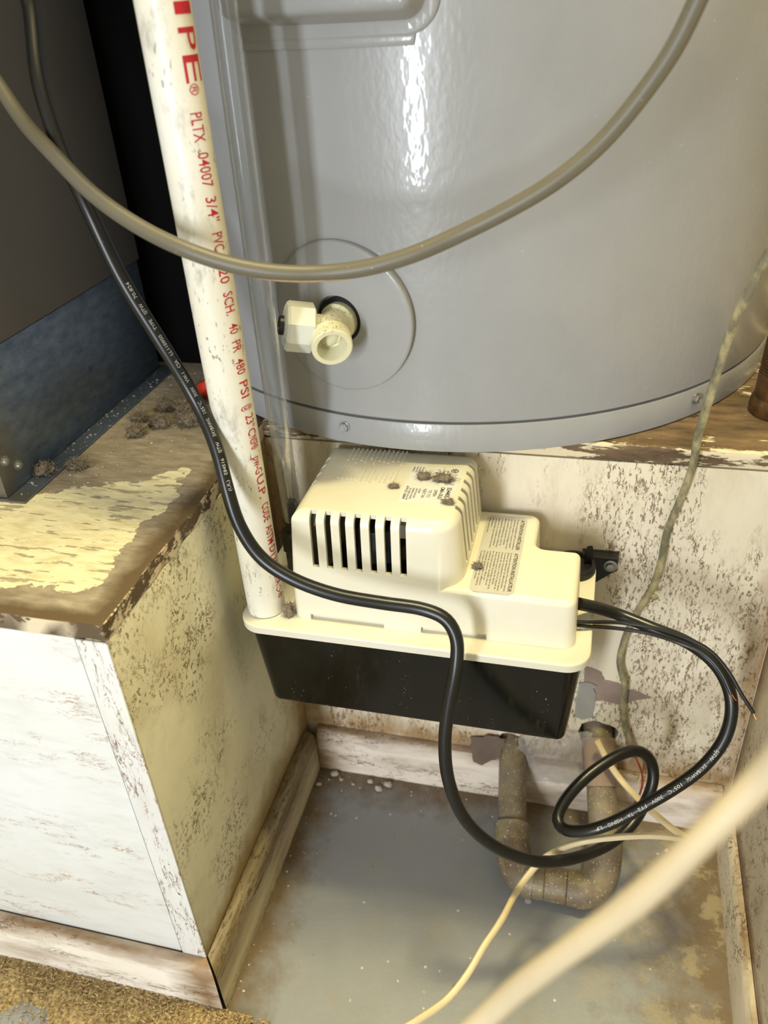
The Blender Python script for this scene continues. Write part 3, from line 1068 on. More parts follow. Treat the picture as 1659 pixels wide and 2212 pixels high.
Bv = [bm.verts.new((x, -0.0026, z)) for x, z in prof]
bm.faces.new(A)
bm.faces.new(Bv[::-1])
for k in range(len(prof)):
    bm.faces.new((A[k], Bv[k], Bv[(k + 1) % len(prof)], A[(k + 1) % len(prof)]))
br = obj('wall_bracket', bm, M_HARDBLACK, pu)
bm = bmesh.new()
box(bm, 0.246, 0.2722, -0.0100, -0.0026, 0.2852, 0.2868, 0.0004, 1)
obj('bracket_lip', bm, M_HARDBLACK, br)
bm = bmesh.new()
lathe(bm, (0.2672, -0.0024, 0.2745), (0, -1, 0), [(0, 0.0052), (0.0008, 0.0052), (0.0012, 0.0034), (0.0030, 0.0030), (0.0034, 0)], 16)
obj('screw', bm, M_SCREW, br)
# outlet check valve behind the hood with its barb, where the clear tube is pushed on
bm = bmesh.new()
lathe(bm, (0.0400, -0.0560, ZL), (0, 0, 1), [(0, 0), (0, 0.0098), (0.020, 0.0098), (0.022, 0.0112), (0.036, 0.0112), (0.038, 0.0075), (0.046, 0.0072), (0.046, 0.0046), (0.060, 0.0046), (0.062, 0.0040), (0.062, 0)], 8)
cv = obj('check_valve', bm, M_HARDBLACK, pu, 30)
bm = bmesh.new()
put_text(bm, '8', lambda u, v: (0.0385 + u, -0.0660, ZL + 0.0080 + v), 0.0075, 0.005, 0.02)
obj('lettering', bm, M_WHITE_INK, cv, 0, False)

# ------------------------------------------------------------------ white drain pipe with red print
PX, PY, PR = 0.0303, -0.1025, 0.01335
bm = bmesh.new()
lathe(bm, (PX, PY, 0), (0, 0, 1), [(ZL + 0.0004, 0.0103), (ZL + 0.0004, PR - 0.0006), (ZL + 0.001, PR), (1.25, PR), (1.25, 0.0103)], 64)
pipe = tag(obj('drain_pipe', bm, M_PVC), 'white plastic drain pipe with red printing, standing in the pump lid', 'pipe')
WORDS = [('I', 0.6516, 0.6461), ('P', 0.6411, 0.6307), ('E', 0.6295, 0.6169), ('®', 0.6173, 0.6117), ('PLTX', 0.6045, 0.5902), ('04007', 0.5861, 0.5686), ('3/4"', 0.5645, 0.5512), ('PVC', 0.5462, 0.536), ('1120', 0.5335, 0.5179), ('SCH.', 0.5137, 0.5), ('40', 0.4954, 0.4891), ('PR', 0.485, 0.478), ('480', 0.474, 0.4639), ('PSI', 0.4598, 0.4488), ('@', 0.4446, 0.4406), ('23°C', 0.4378, 0.4231), ('NSF®', 0.4228, 0.4134), ('pw-G', 0.4085, 0.3956), ('U.P.', 0.3945, 0.3773), ('CODE', 0.3734, 0.3591), ('ASTM', 0.3558, 0.3409), ('D1785', 0.3391, 0.3186), ('21A', 0.3158, 0.3058), ('®', 0.2989, 0.2948)]
bm = bmesh.new()
for w, za, zb in WORDS:
    big = w in ('I', 'P', 'E') and za > 0.61
    z0 = 48 if big else 44 + max(0.0, 0.6 - za) / 0.26 * 20
    hgt = 0.0112 if big else (0.0056 if za > 0.61 or (w == '®') else 0.0068)
    th0 = D(z0) + ((0.0018 / PR) if w == '®' and za > 0.5 else 0)
    put_text(bm, w, lambda u, v: (PX + (PR + 0.00012) * math.sin(th0 + v / PR), PY - (PR + 0.00012) * math.cos(th0 + v / PR), za - u), hgt, abs(za - zb) * 0.95, 0.004 if w != 'NSF®' else 0.008, 0.0012)
# small shield mark after the code
th0, za = D(68), 0.3045
sh = [(0.0, 0.0), (0.0018, -0.0006), (0.0045, 0.0020), (0.0018, 0.0046), (0.0, 0.0040)]
for a, b in zip(sh, sh[1:] + sh[:1]):
    d = Vector((b[0] - a[0], b[1] - a[1]))
    nn = Vector((-d.y, d.x)).normalized() * 0.0003
    f = lambda p: (PX + (PR + 0.00012) * math.sin(th0 + p[1] / PR), PY - (PR + 0.00012) * math.cos(th0 + p[1] / PR), za - p[0])
    bm.faces.new([bm.verts.new(f(q)) for q in ((a[0] + nn.x, a[1] + nn.y), (b[0] + nn.x, b[1] + nn.y), (b[0] - nn.x, b[1] - nn.y), (a[0] - nn.x, a[1] - nn.y))])
obj('red_lettering', bm, M_RED_INK, pipe, 0, False)

# clear tube behind it
bm = bmesh.new()
path = spline([(0.0400, -0.0560, ZL + 0.047), (0.0402, -0.0575, 0.345), (0.0440, -0.0680, 0.375), (0.0500, -0.0810, 0.41), (0.0532, -0.0885, 0.455), (0.0545, -0.0900, 0.53), (0.0552, -0.0900, 0.61), (0.0560, -0.0900, 0.655), (0.0570, -0.0890, 0.75), (0.0580, -0.0880, 1.2)], 0.008)
tube(bm, path, 0.0067, 22)
me = bpy.data.meshes.new('clear_tube')
bm.to_mesh(me)
bm.free()
tag(link_mesh('clear_tube', me, M_CLEAR), 'clear vinyl tube rising behind the white drain pipe', 'tube')

# ------------------------------------------------------------------ cords and wires
BLACK = [(-0.085, -0.05, 1.1), (-0.082, -0.05, 0.85), (-0.078, -0.055, 0.72), (-0.0706, -0.0623, 0.6687), (-0.0676, -0.0637, 0.656), (-0.0583, -0.0865, 0.6182), (-0.0477, -0.0978, 0.5876), (-0.0334, -0.1071, 0.5583), (-0.0209, -0.11, 0.521), (-0.0045, -0.111, 0.4847), (0.0111, -0.1119, 0.449), (0.0247, -0.1223, 0.4239), (0.0332, -0.1333, 0.3984), (0.0398, -0.1392, 0.3776), (0.052, -0.1428, 0.3577), (0.0707, -0.1452, 0.346), (0.098, -0.1442, 0.3358), (0.1292, -0.1396, 0.3291), (0.1535, -0.1372, 0.3259), (0.1684, -0.1393, 0.3217), (0.1755, -0.1443, 0.3113), (0.1761, -0.1522, 0.2956), (0.1728, -0.1599, 0.2708), (0.1708, -0.1663, 0.2437), (0.1737, -0.1703, 0.2089), (0.1856, -0.172, 0.1736), (0.208, -0.1673, 0.1432), (0.2343, -0.1591, 0.1256), (0.2601, -0.1417, 0.1127), (0.2864, -0.1188, 0.1076), (0.301, -0.1003, 0.1103), (0.3103, -0.0835, 0.1221), (0.313, -0.0753, 0.1331), (0.31, -0.0706, 0.1452), (0.3013, -0.0727, 0.1569), (0.291, -0.0783, 0.1604), (0.2769, -0.09, 0.1601), (0.26, -0.1069, 0.1552), (0.248, -0.1224, 0.1466), (0.2442, -0.1337, 0.1406), (0.2486, -0.1396, 0.1392), (0.2581, -0.1425, 0.1436), (0.2712, -0.1434, 0.1515), (0.2864, -0.1392, 0.1603), (0.3018, -0.1333, 0.1716), (0.3176, -0.1269, 0.1835), (0.3366, -0.1165, 0.1999), (0.3488, -0.1049, 0.2212), (0.3499, -0.0917, 0.2403), (0.3391, -0.0824, 0.2589), (0.3206, -0.0745, 0.2693), (0.2962, -0.071, 0.276), (0.2716, -0.0636, 0.2792), (0.2587, -0.07, 0.2875), (0.2463, -0.078, 0.2958)]
GRAY = [(-0.12, -0.09, 1.1), (-0.121, -0.085, 0.85), (-0.1215, -0.072, 0.7), (-0.1141, -0.0591, 0.637), (-0.0931, -0.0733, 0.616), (-0.0719, -0.09, 0.6004), (-0.0438, -0.1123, 0.5883), (-0.0159, -0.1256, 0.5693), (0.0111, -0.1334, 0.5553), (0.0375, -0.1385, 0.5455), (0.0609, -0.137, 0.5376), (0.084, -0.1334, 0.5329), (0.1067, -0.1278, 0.5314), (0.1306, -0.1253, 0.5341), (0.1535, -0.1209, 0.54), (0.1757, -0.1148, 0.5486), (0.1978, -0.1136, 0.5593), (0.2187, -0.1118, 0.5713), (0.2382, -0.108, 0.587), (0.2559, -0.1066, 0.609), (0.2655, -0.106, 0.6242), (0.2719, -0.1058, 0.6402), (0.2765, -0.1075, 0.6542), (0.283, -0.115, 0.7), (0.285, -0.12, 0.8), (0.28, -0.12, 1.05)]
THIN = [(0.352, -0.045, 1.0), (0.35, -0.05, 0.75), (0.345, -0.055, 0.62), (0.3352, -0.05, 0.5492), (0.3278, -0.045, 0.5197), (0.3198, -0.04, 0.4886), (0.316, -0.03, 0.4553), (0.3133, -0.025, 0.4226), (0.3115, -0.018, 0.3962), (0.3123, -0.012, 0.3724), (0.3084, -0.008, 0.3404), (0.3026, -0.008, 0.3125), (0.302, -0.008, 0.2859), (0.2982, -0.011, 0.262), (0.2896, -0.012, 0.2393), (0.2833, -0.011, 0.2094), (0.2826, -0.008, 0.1794), (0.2888, -0.008, 0.16), (0.2895, -0.008, 0.1336), (0.2946, -0.008, 0.107), (0.305, -0.01, 0.0798)]
RED = [(0.3033, -0.011, 0.0846), (0.3085, -0.013, 0.0752), (0.3133, -0.013, 0.0596), (0.3137, -0.014, 0.0412), (0.3097, -0.013, 0.0187), (0.3056, -0.012, -0.0053)]
TANWIRE = [(0.3049, -0.009, 0.0804), (0.3118, -0.01, 0.0665), (0.3114, -0.01, 0.0482), (0.3102, -0.01, 0.0291), (0.3071, -0.01, 0.0123)]
CREAM = [(0.2716, -0.02, 0.1038), (0.2848, -0.03, 0.086), (0.2978, -0.04, 0.0771), (0.3198, -0.0766, 0.0915), (0.3328, -0.0967, 0.102), (0.337, -0.1075, 0.1118), (0.337, -0.1154, 0.1184), (0.3313, -0.1206, 0.1261), (0.3144, -0.1276, 0.134), (0.2887, -0.137, 0.1386), (0.2638, -0.1438, 0.1355), (0.2486, -0.141, 0.1187), (0.2367, -0.1399, 0.1015), (0.2271, -0.1498, 0.0927), (0.2196, -0.1667, 0.093), (0.2134, -0.19, 0.0979), (0.2036, -0.2119, 0.0972), (0.1954, -0.2301, 0.0921), (0.1845, -0.2477, 0.089), (0.1659, -0.2691, 0.093), (0.1445, -0.2916, 0.0964), (0.11, -0.34, 0.08), (0.05, -0.42, 0.03), (-0.02, -0.5, 0.0035)]
FORE = [(0.44, -0.36, 0.3795), (0.42, -0.36, 0.383), (0.38, -0.37, 0.47), (0.345, -0.385, 0.52), (0.315, -0.4, 0.545), (0.29, -0.4037, 0.5396), (0.2848, -0.4007, 0.5187), (0.2734, -0.4054, 0.4981), (0.265, -0.4072, 0.4808), (0.2524, -0.4078, 0.4576), (0.24, -0.4082, 0.4347), (0.2293, -0.4085, 0.4113), (0.2155, -0.4146, 0.3897), (0.19, -0.44, 0.33), (0.16, -0.5, 0.2), (0.13, -0.56, 0.05), (0.1, -0.62, 0.0045)]
WA = [(0.2428, -0.088, 0.2883), (0.2491, -0.088, 0.2885), (0.2714, -0.0781, 0.2835), (0.2922, -0.0793, 0.2837), (0.3131, -0.0806, 0.2801), (0.3309, -0.0841, 0.2747), (0.344, -0.0901, 0.2637), (0.3541, -0.0963, 0.25), (0.3627, -0.1009, 0.2395)]
WB = [(0.243, -0.088, 0.2851), (0.2493, -0.088, 0.2853), (0.2717, -0.0802, 0.2801), (0.2926, -0.0816, 0.2801), (0.3135, -0.0833, 0.276), (0.3307, -0.0899, 0.2734), (0.3406, -0.0956, 0.2643), (0.3469, -0.1011, 0.2534)]


def arc(path):
    s = [0.0]
    for a, b in zip(path, path[1:]):
        s.append(s[-1] + (b - a).length)
    return s


def print_along(bm, path, S, text, s_start, length, height, r, side=0.0):
    """lettering on a cord: runs against the path order from arc length s_start, on the flank that faces the camera"""
    eye = Vector((0.245, -0.5245, 0.656))

    def at(s):
        i = 0
        while i < len(S) - 2 and S[i + 1] < s:
            i += 1
        t = (s - S[i]) / max(S[i + 1] - S[i], 1e-9)
        return path[i].lerp(path[i + 1], t), (path[min(i + 2, len(path) - 1)] - path[max(i - 1, 0)]).normalized()

    mid, _ = at(s_start - length / 2)
    look = (eye - mid).normalized()

    def fn(u, v):
        p, t = at(s_start - u)
        rd = -t
        n = (look - t * look.dot(t)).normalized()
        up = n.cross(rd)
        a = (v - height / 2) / r + side
        return p + (n * math.cos(a) + up * math.sin(a)) * (r + 0.00012)
    put_text(bm, text, fn, height, length, 0.0, 0.0012)


RB = 0.0043
cord, path = tube_obj('power_cord', BLACK, RB, M_SOFTBLACK, None, 0.003, seg=20)
tag(cord, 'thick black power cord looping in front of the pump to the floor', 'cord')
S = arc(path)
bm = bmesh.new()
i0 = min(range(len(path) * 2 // 3), key=lambda i: abs(path[i].z - 0.398))
i1 = min(range(len(path) * 2 // 3), key=lambda i: abs(path[i].z - 0.522))
words = ['(UL)', 'E84516', 'SJTW', '3X18AWG', '105°C', '300V', 'VW-1', 'CSA', 'LL110950', 'TYPE', 'SJTW', '70.824']
tot = sum(len(w) for w in words) + 2.2 * len(words)
s = S[i0]
unit = (S[i0] - S[i1]) / tot
for w in words:
    print_along(bm, path, S, w, s, len(w) * unit, 0.0021, RB, -0.35)
    s -= (len(w) + 2.2) * unit
obj('white_lettering', bm, M_WHITE_INK, cord, 0, False)
bm = bmesh.new()
j0 = min((i for i in range(len(path)) if path[i].y < -0.09 and path[i].x > 0.25 and S[i] > 0.6 * S[-1]), key=lambda i: (path[i] - Vector((0.345, -0.111, 0.212))).length)
j1 = min((i for i in range(len(path)) if S[i] > 0.6 * S[-1]), key=lambda i: (path[i] - Vector((0.268, -0.1434, 0.1495))).length)
words = ['SJTW', '3X18AWG(', '105°C', '300V', 'FT2', 'TA', 'HSING', 'LF']
tot = sum(len(w) for w in words) + 2.0 * len(words)
s = S[j0]
unit = (S[j0] - S[j1]) / tot
for w in words:
    print_along(bm, path, S, w, s, len(w) * unit, 0.0024, RB, 0.15)
    s -= (len(w) + 2.0) * unit
obj('loop_lettering', bm, M_WHITE_INK, cord, 0, False)

gc, path = tube_obj('grey_cable', GRAY, 0.0042, M_GREYCABLE, None, 0.004, seg=20)
tag(gc, 'thick grey cable hanging in a wide curve across the water heater', 'cable')
i = min(range(len(path)), key=lambda k: abs(path[k].x - 0.099))
bm = bmesh.new()
n = 12
prev = None
for k in range(-n, n + 1):
    p = path[i + k // 2]
    t = (path[i + k // 2 + 1] - path[i + k // 2 - 1]).normalized()
    p = p + t * (0.0 if k % 2 == 0 else 0.002)
    w = 0.36 * (1 - abs(k / n) ** 2.5) + 0.05 * mnoise.noise(Vector((k * 0.9, 0, 0)))
    e = Vector((0.1, -0.55, -0.83))
    e = (e - t * e.dot(t)).normalized()
    f = e.cross(t)
    ring = [bm.verts.new(p + (e * math.cos(a) + f * math.sin(a)) * 0.00436) for a in (w * q / 3 for q in range(-3, 4))]
    if prev:
        for q in range(6):
            bm.faces.new((prev[q], prev[q + 1], ring[q + 1], ring[q]))
    prev = ring
obj('scraped_patch', bm, M_SCRAPE, gc)

tw, path = tube_obj('thin_wire', THIN, 0.0027, M_THIN, None, 0.004, seg=12, flat=0.75, wob=0.12)
tag(tw, 'thin paint-spattered grey wire hanging down the riser on the right', 'wire')
bm = bmesh.new()
blob(bm, (0.3003, -0.0125, 0.2570), (0.0032, 0.0026, 0.0026), 3, 2, 0.2)
obj('paint_drip', bm, M_THIN, tw)
tube_obj('red_conductor', RED, 0.0009, M_REDWIRE, tw, 0.003, seg=8)
tube_obj('tan_conductor', TANWIRE, 0.0009, M_CORD, tw, 0.003, seg=8)
o, _ = tube_obj('flat_cord', CREAM, 0.0030, M_CORD, None, 0.003, seg=14, flat=0.72, wob=0.1)
tag(o, 'cream flat cord bent sharply beside the black loop, trailing to the front', 'cord')
o, _ = tube_obj('foreground_cord', FORE, 0.0031, M_FORE, None, 0.004, seg=20, wob=0.08)
tag(o, 'blurred tan cord crossing the near lower right corner', 'cord')
for nm, pts, lab in (('alarm_wire', WA, 'thin black wire from the pump with a bare copper tip, upper of two'), ('alarm_wire', WB, 'thin black wire from the pump running under its twin along the cord')):
    o, path = tube_obj(nm, pts, 0.0013, M_SOFTBLACK, None, 0.003, seg=10)
    tag(o, lab, 'wire', 'thin alarm wires leaving the pump')
    e = path[-1]
    d = (path[-1] - path[-3]).normalized()
    bm = bmesh.new()
    for k in range(3):
        w = Vector((0.0005 * math.cos(k * 2.1), 0.0005 * math.sin(k * 2.1), 0))
        tube(bm, [e + w - d * 0.001, e + w * 1.6 + d * 0.002, e + w * 3 + d * 0.0042], 0.00022, 6)
    obj('copper_tip', bm, M_COPPERWIRE, o)

# ------------------------------------------------------------------ old pipes bent along the floor
up = thing('floor_pipe', 'dull brown old copper pipe bent into a U on the floor', 'pipe', (0.245, -0.1, 0.0))
RP = 0.0125
LA, LB = Vector((0.1985, 0.012, 0.0625)), Vector((0.2090, -0.0800, 0.0220))
RA, RBq = Vector((0.2715, 0.012, 0.0920)), Vector((0.2868, -0.0760, 0.0250))
CL, CR = Vector((0.2165, -0.1025, 0.0155)), Vector((0.2790, -0.1020, 0.0155))


def straight(name, a, b, r, mat, prof=None):
    bm = bmesh.new()
    d = b - a
    L = d.length
    lathe(bm, a, d, prof(L) if prof else [(0, 0), (0, r), (L, r), (L, 0)], 28)
    return obj(name, bm, mat, up)


straight('left_run', LA, LB, RP, M_COPPER)
straight('right_run', RA, RBq, RP, M_COPPER)
for nm, a, b, c_ in (('left_elbow', LA.lerp(LB, 0.80), LB + (LB - LA).normalized() * 0.016, CL.lerp(CR, 0.22)), ('right_elbow', RA.lerp(RBq, 0.80), RBq + (RBq - RA).normalized() * 0.018, CR.lerp(CL, 0.22))):
    mid = Vector((b.x, -0.1025, 0.0155))
    pts = [a.lerp(mid, t) * (1 - t) + mid.lerp(c_, t) * t for t in (k / 12 for k in range(13))]
    bm = bmesh.new()
    tube(bm, pts, 0.0150, 24, wob=0.03)
    obj(nm, bm, M_COPPER, up)
straight('coupling', CL.lerp(CR, 0.12), CL.lerp(CR, 0.88), RP, M_COPPER, lambda L: [(0, 0), (0, 0.0138), (L * 0.30, 0.0138), (L * 0.31, 0.0132), (L * 0.325, 0.0138), (L * 0.68, 0.0140), (L * 0.69, 0.0132), (L * 0.705, 0.0144), (L, 0.0144), (L, 0)])
bm = bmesh.new()
d = (RBq - RA).normalized()
lathe(bm, RA + d * 0.014, d, [(0, 0.0128), (0.0, 0.0140), (0.010, 0.0146), (0.026, 0.0141), (0.040, 0.0136), (0.040, 0.0126)], 28, lambda a: 1 + 0.10 * mnoise.noise(Vector((math.cos(a) * 2, math.sin(a) * 2, 7))))
obj('torn_tape', bm, M_FLAP, up)

# rusty threaded nipple standing on the platform
nx, ny = 0.3745, 0.0665
tn = thing('threaded_nipple', 'rusty threaded iron pipe nipple standing on the platform', 'pipe fitting', (nx, ny, 0.376))
bm = bmesh.new()
prof = [(0.0, 0.0), (0.0, 0.0205), (0.004, 0.0212), (0.010, 0.0205), (0.0125, 0.0188), (0.030, 0.0185)]
z = 0.030
for k in range(11):
    prof += [(z, 0.0183 - k * 0.00006), (z + 0.0009, 0.0172 - k * 0.00006), (z + 0.0018, 0.0183 - k * 0.00006)]
    z += 0.0022
prof += [(z + 0.001, 0.0174), (z + 0.0015, 0.0150), (z - 0.02, 0.0146), (z - 0.02, 0.0)]
lathe(bm, (nx, ny, 0.3762), (0, 0, 1), prof, 40)
obj('nipple_body', bm, M_RUST, tn, 30)
bm = bmesh.new()
lathe(bm, (nx, ny, 0.3762 + z - 0.0195), (0, 0, 1), [(0, 0), (0, 0.0144), (0.0015, 0.0142), (0.0015, 0)], 24)
obj('dark_bore', bm, M_DARKGAP, tn)


# ------------------------------------------------------------------ torn sheets and peeled paint on the riser
def crumple(name, corners, y, mat, label, cat, seed, n=18, amp=0.006, t=0.0004, holes=0.0):
    bm = bmesh.new()
    c = [Vector(p) for p in corners]
    G = []
    for i in range(n + 1):
        row = []
        for j in range(n + 1):
            u, v = i / n, j / n
            p = c[0].lerp(c[1], u).lerp(c[3].lerp(c[2], u), v)
            q = p * 70 + Vector((seed, 0, 0))
            p = p + Vector((0, -abs(amp * mnoise.noise(q)) - abs(amp * 0.5 * mnoise.noise(q * 2.3)), 0))
            if i in (0, n) or j in (0, n):
                p += Vector((0.004 * mnoise.noise(p * 130 + Vector((seed, 3, 0))), 0, 0.004 * mnoise.noise(p * 130 + Vector((0, seed, 9)))))
            row.append(bm.verts.new(p))
        G.append(row)
    fs = [bm.faces.new((G[i][j], G[i + 1][j], G[i + 1][j + 1], G[i][j + 1])) for i in range(n) for j in range(n)]
    bmesh.ops.solidify(bm, geom=fs, thickness=t)
    return tag(obj(name, bm, mat, None, 50), label, cat)


crumple('plastic_film', [(0.197, -0.0135, 0.030), (0.262, -0.0135, 0.036), (0.266, -0.004, 0.098), (0.205, -0.004, 0.080)], 0, M_FILM, 'crumpled clear plastic film stuck to the riser between the brown pipes', 'plastic film', 2.0, amp=0.005)
crumple('torn_paper', [(0.1660, -0.0135, 0.0440), (0.1860, -0.0150, 0.0560), (0.1960, -0.0030, 0.0740), (0.1600, -0.0015, 0.0660)], 0, M_FLAP, 'brown torn paper flap curling under the pump by the left pipe', 'paper', 5.0, 10, 0.004)
crumple('tape_strip', [(0.2515, -0.0016, 0.108), (0.2665, -0.0016, 0.108), (0.2665, -0.0012, 0.150), (0.2515, -0.0012, 0.150)], 0, M_LABEL2, 'grey tape strip on the riser beside the black reservoir', 'tape', 7.0, 8, 0.0006)
ragged = [(0.2560, 0.1690), (0.2700, 0.1640), (0.2730, 0.1560), (0.2860, 0.1540), (0.2895, 0.1485), (0.2960, 0.1490), (0.3120, 0.1425), (0.2990, 0.1370), (0.2890, 0.1290), (0.2760, 0.1315), (0.2640, 0.1300), (0.2575, 0.1330)]
bm = bmesh.new()
pp = []
for a, b in zip(ragged, ragged[1:] + ragged[:1]):
    for k in range(5):
        t = k / 5
        x, z_ = a[0] + (b[0] - a[0]) * t, a[1] + (b[1] - a[1]) * t
        pp.append((x + 0.0012 * mnoise.noise(Vector((x * 400, z_ * 400, 1))), z_ + 0.0012 * mnoise.noise(Vector((x * 400, z_ * 400, 9)))))
A = [bm.verts.new((x, -0.0002, z_)) for x, z_ in pp]
Bv = [bm.verts.new((x, -0.0005, z_)) for x, z_ in pp]
bm.faces.new(Bv)
for k in range(len(pp)):
    bm.faces.new((A[k], Bv[k], Bv[(k + 1) % len(pp)], A[(k + 1) % len(pp)]))
ob = obj('bare_patch', bm, plain('bare_plaster', c255(158, 138, 124), 0.85, 0.18, 120, 0.3), wb, 20)

# ------------------------------------------------------------------ lint, chips, sawdust
rnd = random.Random(11)


def lint(loc, size, seed, label, group, fibres=320, mat=None):
    """a felted core and a cloud of fine fibres"""
    bm = bmesh.new()
    x, y, z = loc
    blob(bm, (x, y, z + size[2] * 0.5), tuple(s * 0.74 for s in size), seed, 3, 0.6, 1.6)
    for v in bm.verts:
        v.co.z = max(v.co.z, z + 0.0001)
    core = [v.co.copy() for v in bm.verts]
    for k in range(fibres):
        p = rnd.choice(core)
        d = (p - Vector((x, y, z))).normalized()
        d = (d * 0.5 + Vector((rnd.uniform(-1, 1), rnd.uniform(-1, 1), rnd.uniform(-0.5, 0.9)))).normalized()
        L = max(size) * rnd.uniform(0.25, 0.75)
        e = d.cross(Vector((rnd.uniform(-1, 1), rnd.uniform(-1, 1), 1))).normalized()
        q = [p - d * L * 0.2, p + d * L * 0.25 + e * L * 0.14, p + d * L * 0.6 + e * L * 0.12, p + d * L * 0.8 - e * L * 0.1]
        for v in q:
            v.z = max(v.z, z + 0.0003)
        tube(bm, q, max(size) * rnd.uniform(0.010, 0.024), 3)
    return tag(obj('lint_clump', bm, mat or M_LINT, None, 60), label, 'lint', group)


G1 = 'lint on the plinth top'
ZP = 0.3741
ZF = 0.3756
for loc, size, lab, z in (
        ((-0.1262, -0.096), (0.0080, 0.0065, 0.0050), 'brown lint tuft on the sheet-metal flange nearest the front', ZF),
        ((-0.1080, -0.083), (0.0090, 0.0050, 0.0038), 'pale brown lint tuft beside the flange near the cream paint', ZP),
        ((-0.0905, -0.030), (0.0085, 0.0070, 0.0050), 'dark lint clump at the front of the heap beside the furnace', ZP),
        ((-0.0990, -0.006), (0.0080, 0.0060, 0.0042), 'lint clump of the heap lying closest to the furnace flange', ZP),
        ((-0.0780, -0.014), (0.0095, 0.0070, 0.0055), 'flat wide lint clump in the middle of the heap', ZP),
        ((-0.0860, 0.014), (0.0100, 0.0080, 0.0065), 'lint clump at the back of the heap towards the furnace', ZP),
        ((-0.0660, 0.012), (0.0110, 0.0085, 0.0080), 'tall lint clump of the heap nearest the black cord', ZP),
        ((-0.0560, -0.006), (0.0120, 0.0090, 0.0075), 'largest rounded lint clump of the heap, just left of the cord', ZP),
        ((-0.0700, 0.052), (0.0100, 0.0080, 0.0070), 'lint clump lying behind the heap in the dark by the pipe', ZP)):
    lint((loc[0], loc[1], z), size, len(lab) * 0.7, lab, G1)
G2 = 'lint on the pump'
for loc, size, z, lab in (
        ((0.1370, -0.0490), (0.0062, 0.0042, 0.0030), ZT + 0.0003, 'curled grey lint tuft on the left half of the rating label'),
        ((0.1510, -0.0500), (0.0080, 0.0048, 0.0032), ZT + 0.0003, 'largest lint tuft across the middle of the rating label'),
        ((0.1190, -0.0640), (0.0042, 0.0026, 0.0022), ZT, 'small lint tuft on the hood left of the rating label'),
        ((0.1590, -0.0780), (0.0050, 0.0028, 0.0022), ZT + 0.0003, 'pale lint tuft on the near corner of the rating label'),
        ((0.1785, -0.0800), (0.0040, 0.0034, 0.0026), ZB, 'dark lint tuft on the edge of the warning label'),
        ((0.0495, -0.1080), (0.0044, 0.0050, 0.0070), ZL, 'lint caught between the white pipe and the pump cover')):
    lint((loc[0], loc[1], z), size, len(lab) * 0.9, lab, G2, 150)

bm = bmesh.new()
lathe(bm, (-0.0665, 0.0390, 0.3743), (0.6, -0.5, 0.62), [(0, 0), (0, 0.0060), (0.004, 0.0066), (0.014, 0.0048), (0.0165, 0.0036), (0.0170, 0)], 16, lambda a: 1 + 0.06 * math.cos(8 * a))
for v in bm.verts:
    v.co.z += 0.0052
tag(obj('wire_nut', bm, M_REDCAP), 'small red wire nut lying in the lint beside the white pipe', 'wire nut')

chips = [((0.0288, -0.0185), 0.0042, 'largest white plaster chip in the back left floor corner'),
         ((0.0175, -0.0330), 0.0030, 'white plaster chip by the brown side baseboard in the corner'),
         ((0.0838, -0.0210), 0.0048, 'big rounded white plaster chip under the middle of the pump'),
         ((0.0760, -0.0270), 0.0044, 'flat white plaster chip just left of the big rounded one'),
         ((0.0655, -0.0200), 0.0034, 'white plaster chip against the baseboard, between corner and big chip'),
         ((0.0370, -0.0230), 0.0022, 'tiny white plaster crumb right of the corner chip'),
         ((0.0500, -0.0260), 0.0020, 'tiny white plaster crumb halfway to the big rounded chip')]
for i, ((x, y), s, lab) in enumerate(chips):
    bm = bmesh.new()
    vs = blob(bm, (x, y, s * 0.40), (s, s * 0.8, s * 0.45), i + 2, 1, 0.5, 1.8)
    for v in vs:
        v.co.z = max(v.co.z, 0.0001)
    tag(obj('plaster_chip', bm, M_CHIP, None, 20), lab, 'chip', 'plaster chips on the floor')
# fine crumbs nobody could count along the back and side boards
bm = bmesh.new()
for k in range(170):
    if k % 3:
        x, y = 0.014 + rnd.random() ** 1.6 * 0.36, -0.0135 - abs(rnd.gauss(0, 0.012))
    else:
        x, y = 0.0135 + abs(rnd.gauss(0, 0.010)), -0.235 + rnd.random() * 0.22
    s = 0.0002 + rnd.random() ** 4 * 0.0009
    vs = bmesh.ops.create_icosphere(bm, subdivisions=1, radius=s)['verts']
    for v in vs:
        v.co = Vector((x + v.co.x * rnd.uniform(0.7, 1.5), y + v.co.y, max(0.0001, s * 0.5 + v.co.z * 0.6)))
tag(obj('crumbs', bm, M_CHIP, None, 0), 'fine plaster crumbs scattered along the foot of the boards', 'crumbs', None, 'stuff')

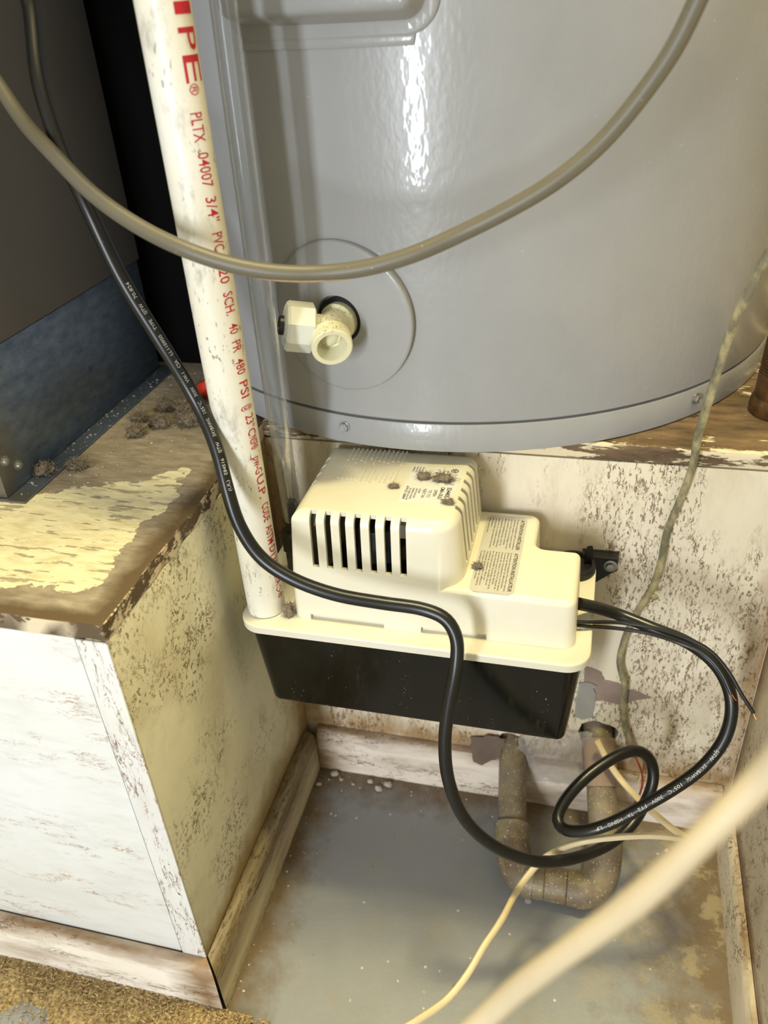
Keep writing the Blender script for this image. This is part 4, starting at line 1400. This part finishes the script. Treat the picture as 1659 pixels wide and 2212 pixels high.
# grit on the plinth top along the furnace
bm = bmesh.new()
for k in range(700):
    if k % 4 == 0:
        x, y, z = -0.117 - rnd.random() * 0.014, -0.125 + rnd.random() * 0.21, 0.3754
    else:
        x, y, z = -0.116 + abs(rnd.gauss(0, 0.035)), -0.105 + rnd.random() * 0.19, 0.374
        if x > -0.004:
            continue
    s = 0.0002 + rnd.random() ** 4 * 0.0009
    vs = bmesh.ops.create_icosphere(bm, subdivisions=1, radius=s)['verts']
    for v in vs:
        v.co = Vector((x + v.co.x * rnd.uniform(0.7, 1.6), y + v.co.y, max(z, z + s * 0.4 + v.co.z * 0.6)))
tag(obj('grit', bm, plain('pale_grit', c255(186, 178, 166), 0.7, 0.5, 200), None, 0), 'pale grit scattered on the plinth top along the furnace', 'grit', None, 'stuff')

# sawdust drift in front of the plinth
bm = bmesh.new()
n1, n2 = 90, 22
G = []
for i in range(n1 + 1):
    row = []
    for j in range(n2 + 1):
        x = -0.30 + 0.335 * i / n1
        t = j / n2
        lim = 0.042 + 0.034 * mnoise.noise(Vector((x * 18, 0, 0))) + 0.010 * mnoise.noise(Vector((x * 60, 3, 0)))
        lim *= min(1.0, max(0.15, (0.040 - x) / 0.05))
        y = -0.2485 - t * lim
        h = 0.0036 * (1 - t ** 1.5) * (0.6 + 0.7 * mnoise.noise(Vector((x * 45, y * 45, 2)))) + 0.0008 * mnoise.noise(Vector((x * 300, y * 300, 0)))
        row.append(bm.verts.new((x, y, max(h, 0.0) if t < 1 else -0.0005)))
    G.append(row)
for i in range(n1):
    for j in range(n2):
        bm.faces.new((G[i][j], G[i + 1][j], G[i + 1][j + 1], G[i][j + 1]))
bm.normal_update()
for k in range(4600):
    x = -0.30 + rnd.random() * 0.35
    y = -0.249 - abs(rnd.gauss(0, 0.026))
    z = 0.0004 + max(0.0, 0.0032 * (1 - (-0.249 - y) / 0.05))
    s = 0.0004 + rnd.random() ** 2 * 0.0011
    a = rnd.random() * 3.14
    d = Vector((math.cos(a), math.sin(a), rnd.uniform(-0.5, 0.5))) * s * rnd.uniform(1, 3)
    e = Vector((-math.sin(a), math.cos(a), rnd.uniform(-0.4, 0.4))) * s * 0.6
    p = Vector((x, y, z))
    A = [bm.verts.new(q) for q in (p - d, p + e, p + d, p - e, p + Vector((0, 0, s * 0.7)))]
    for q in ((0, 1, 4), (1, 2, 4), (2, 3, 4), (3, 0, 4)):
        bm.faces.new([A[w] for w in q])
tag(obj('sawdust', bm, M_SAW, None, 0, False), 'yellow sawdust drifted against the front baseboard', 'sawdust', None, 'stuff')
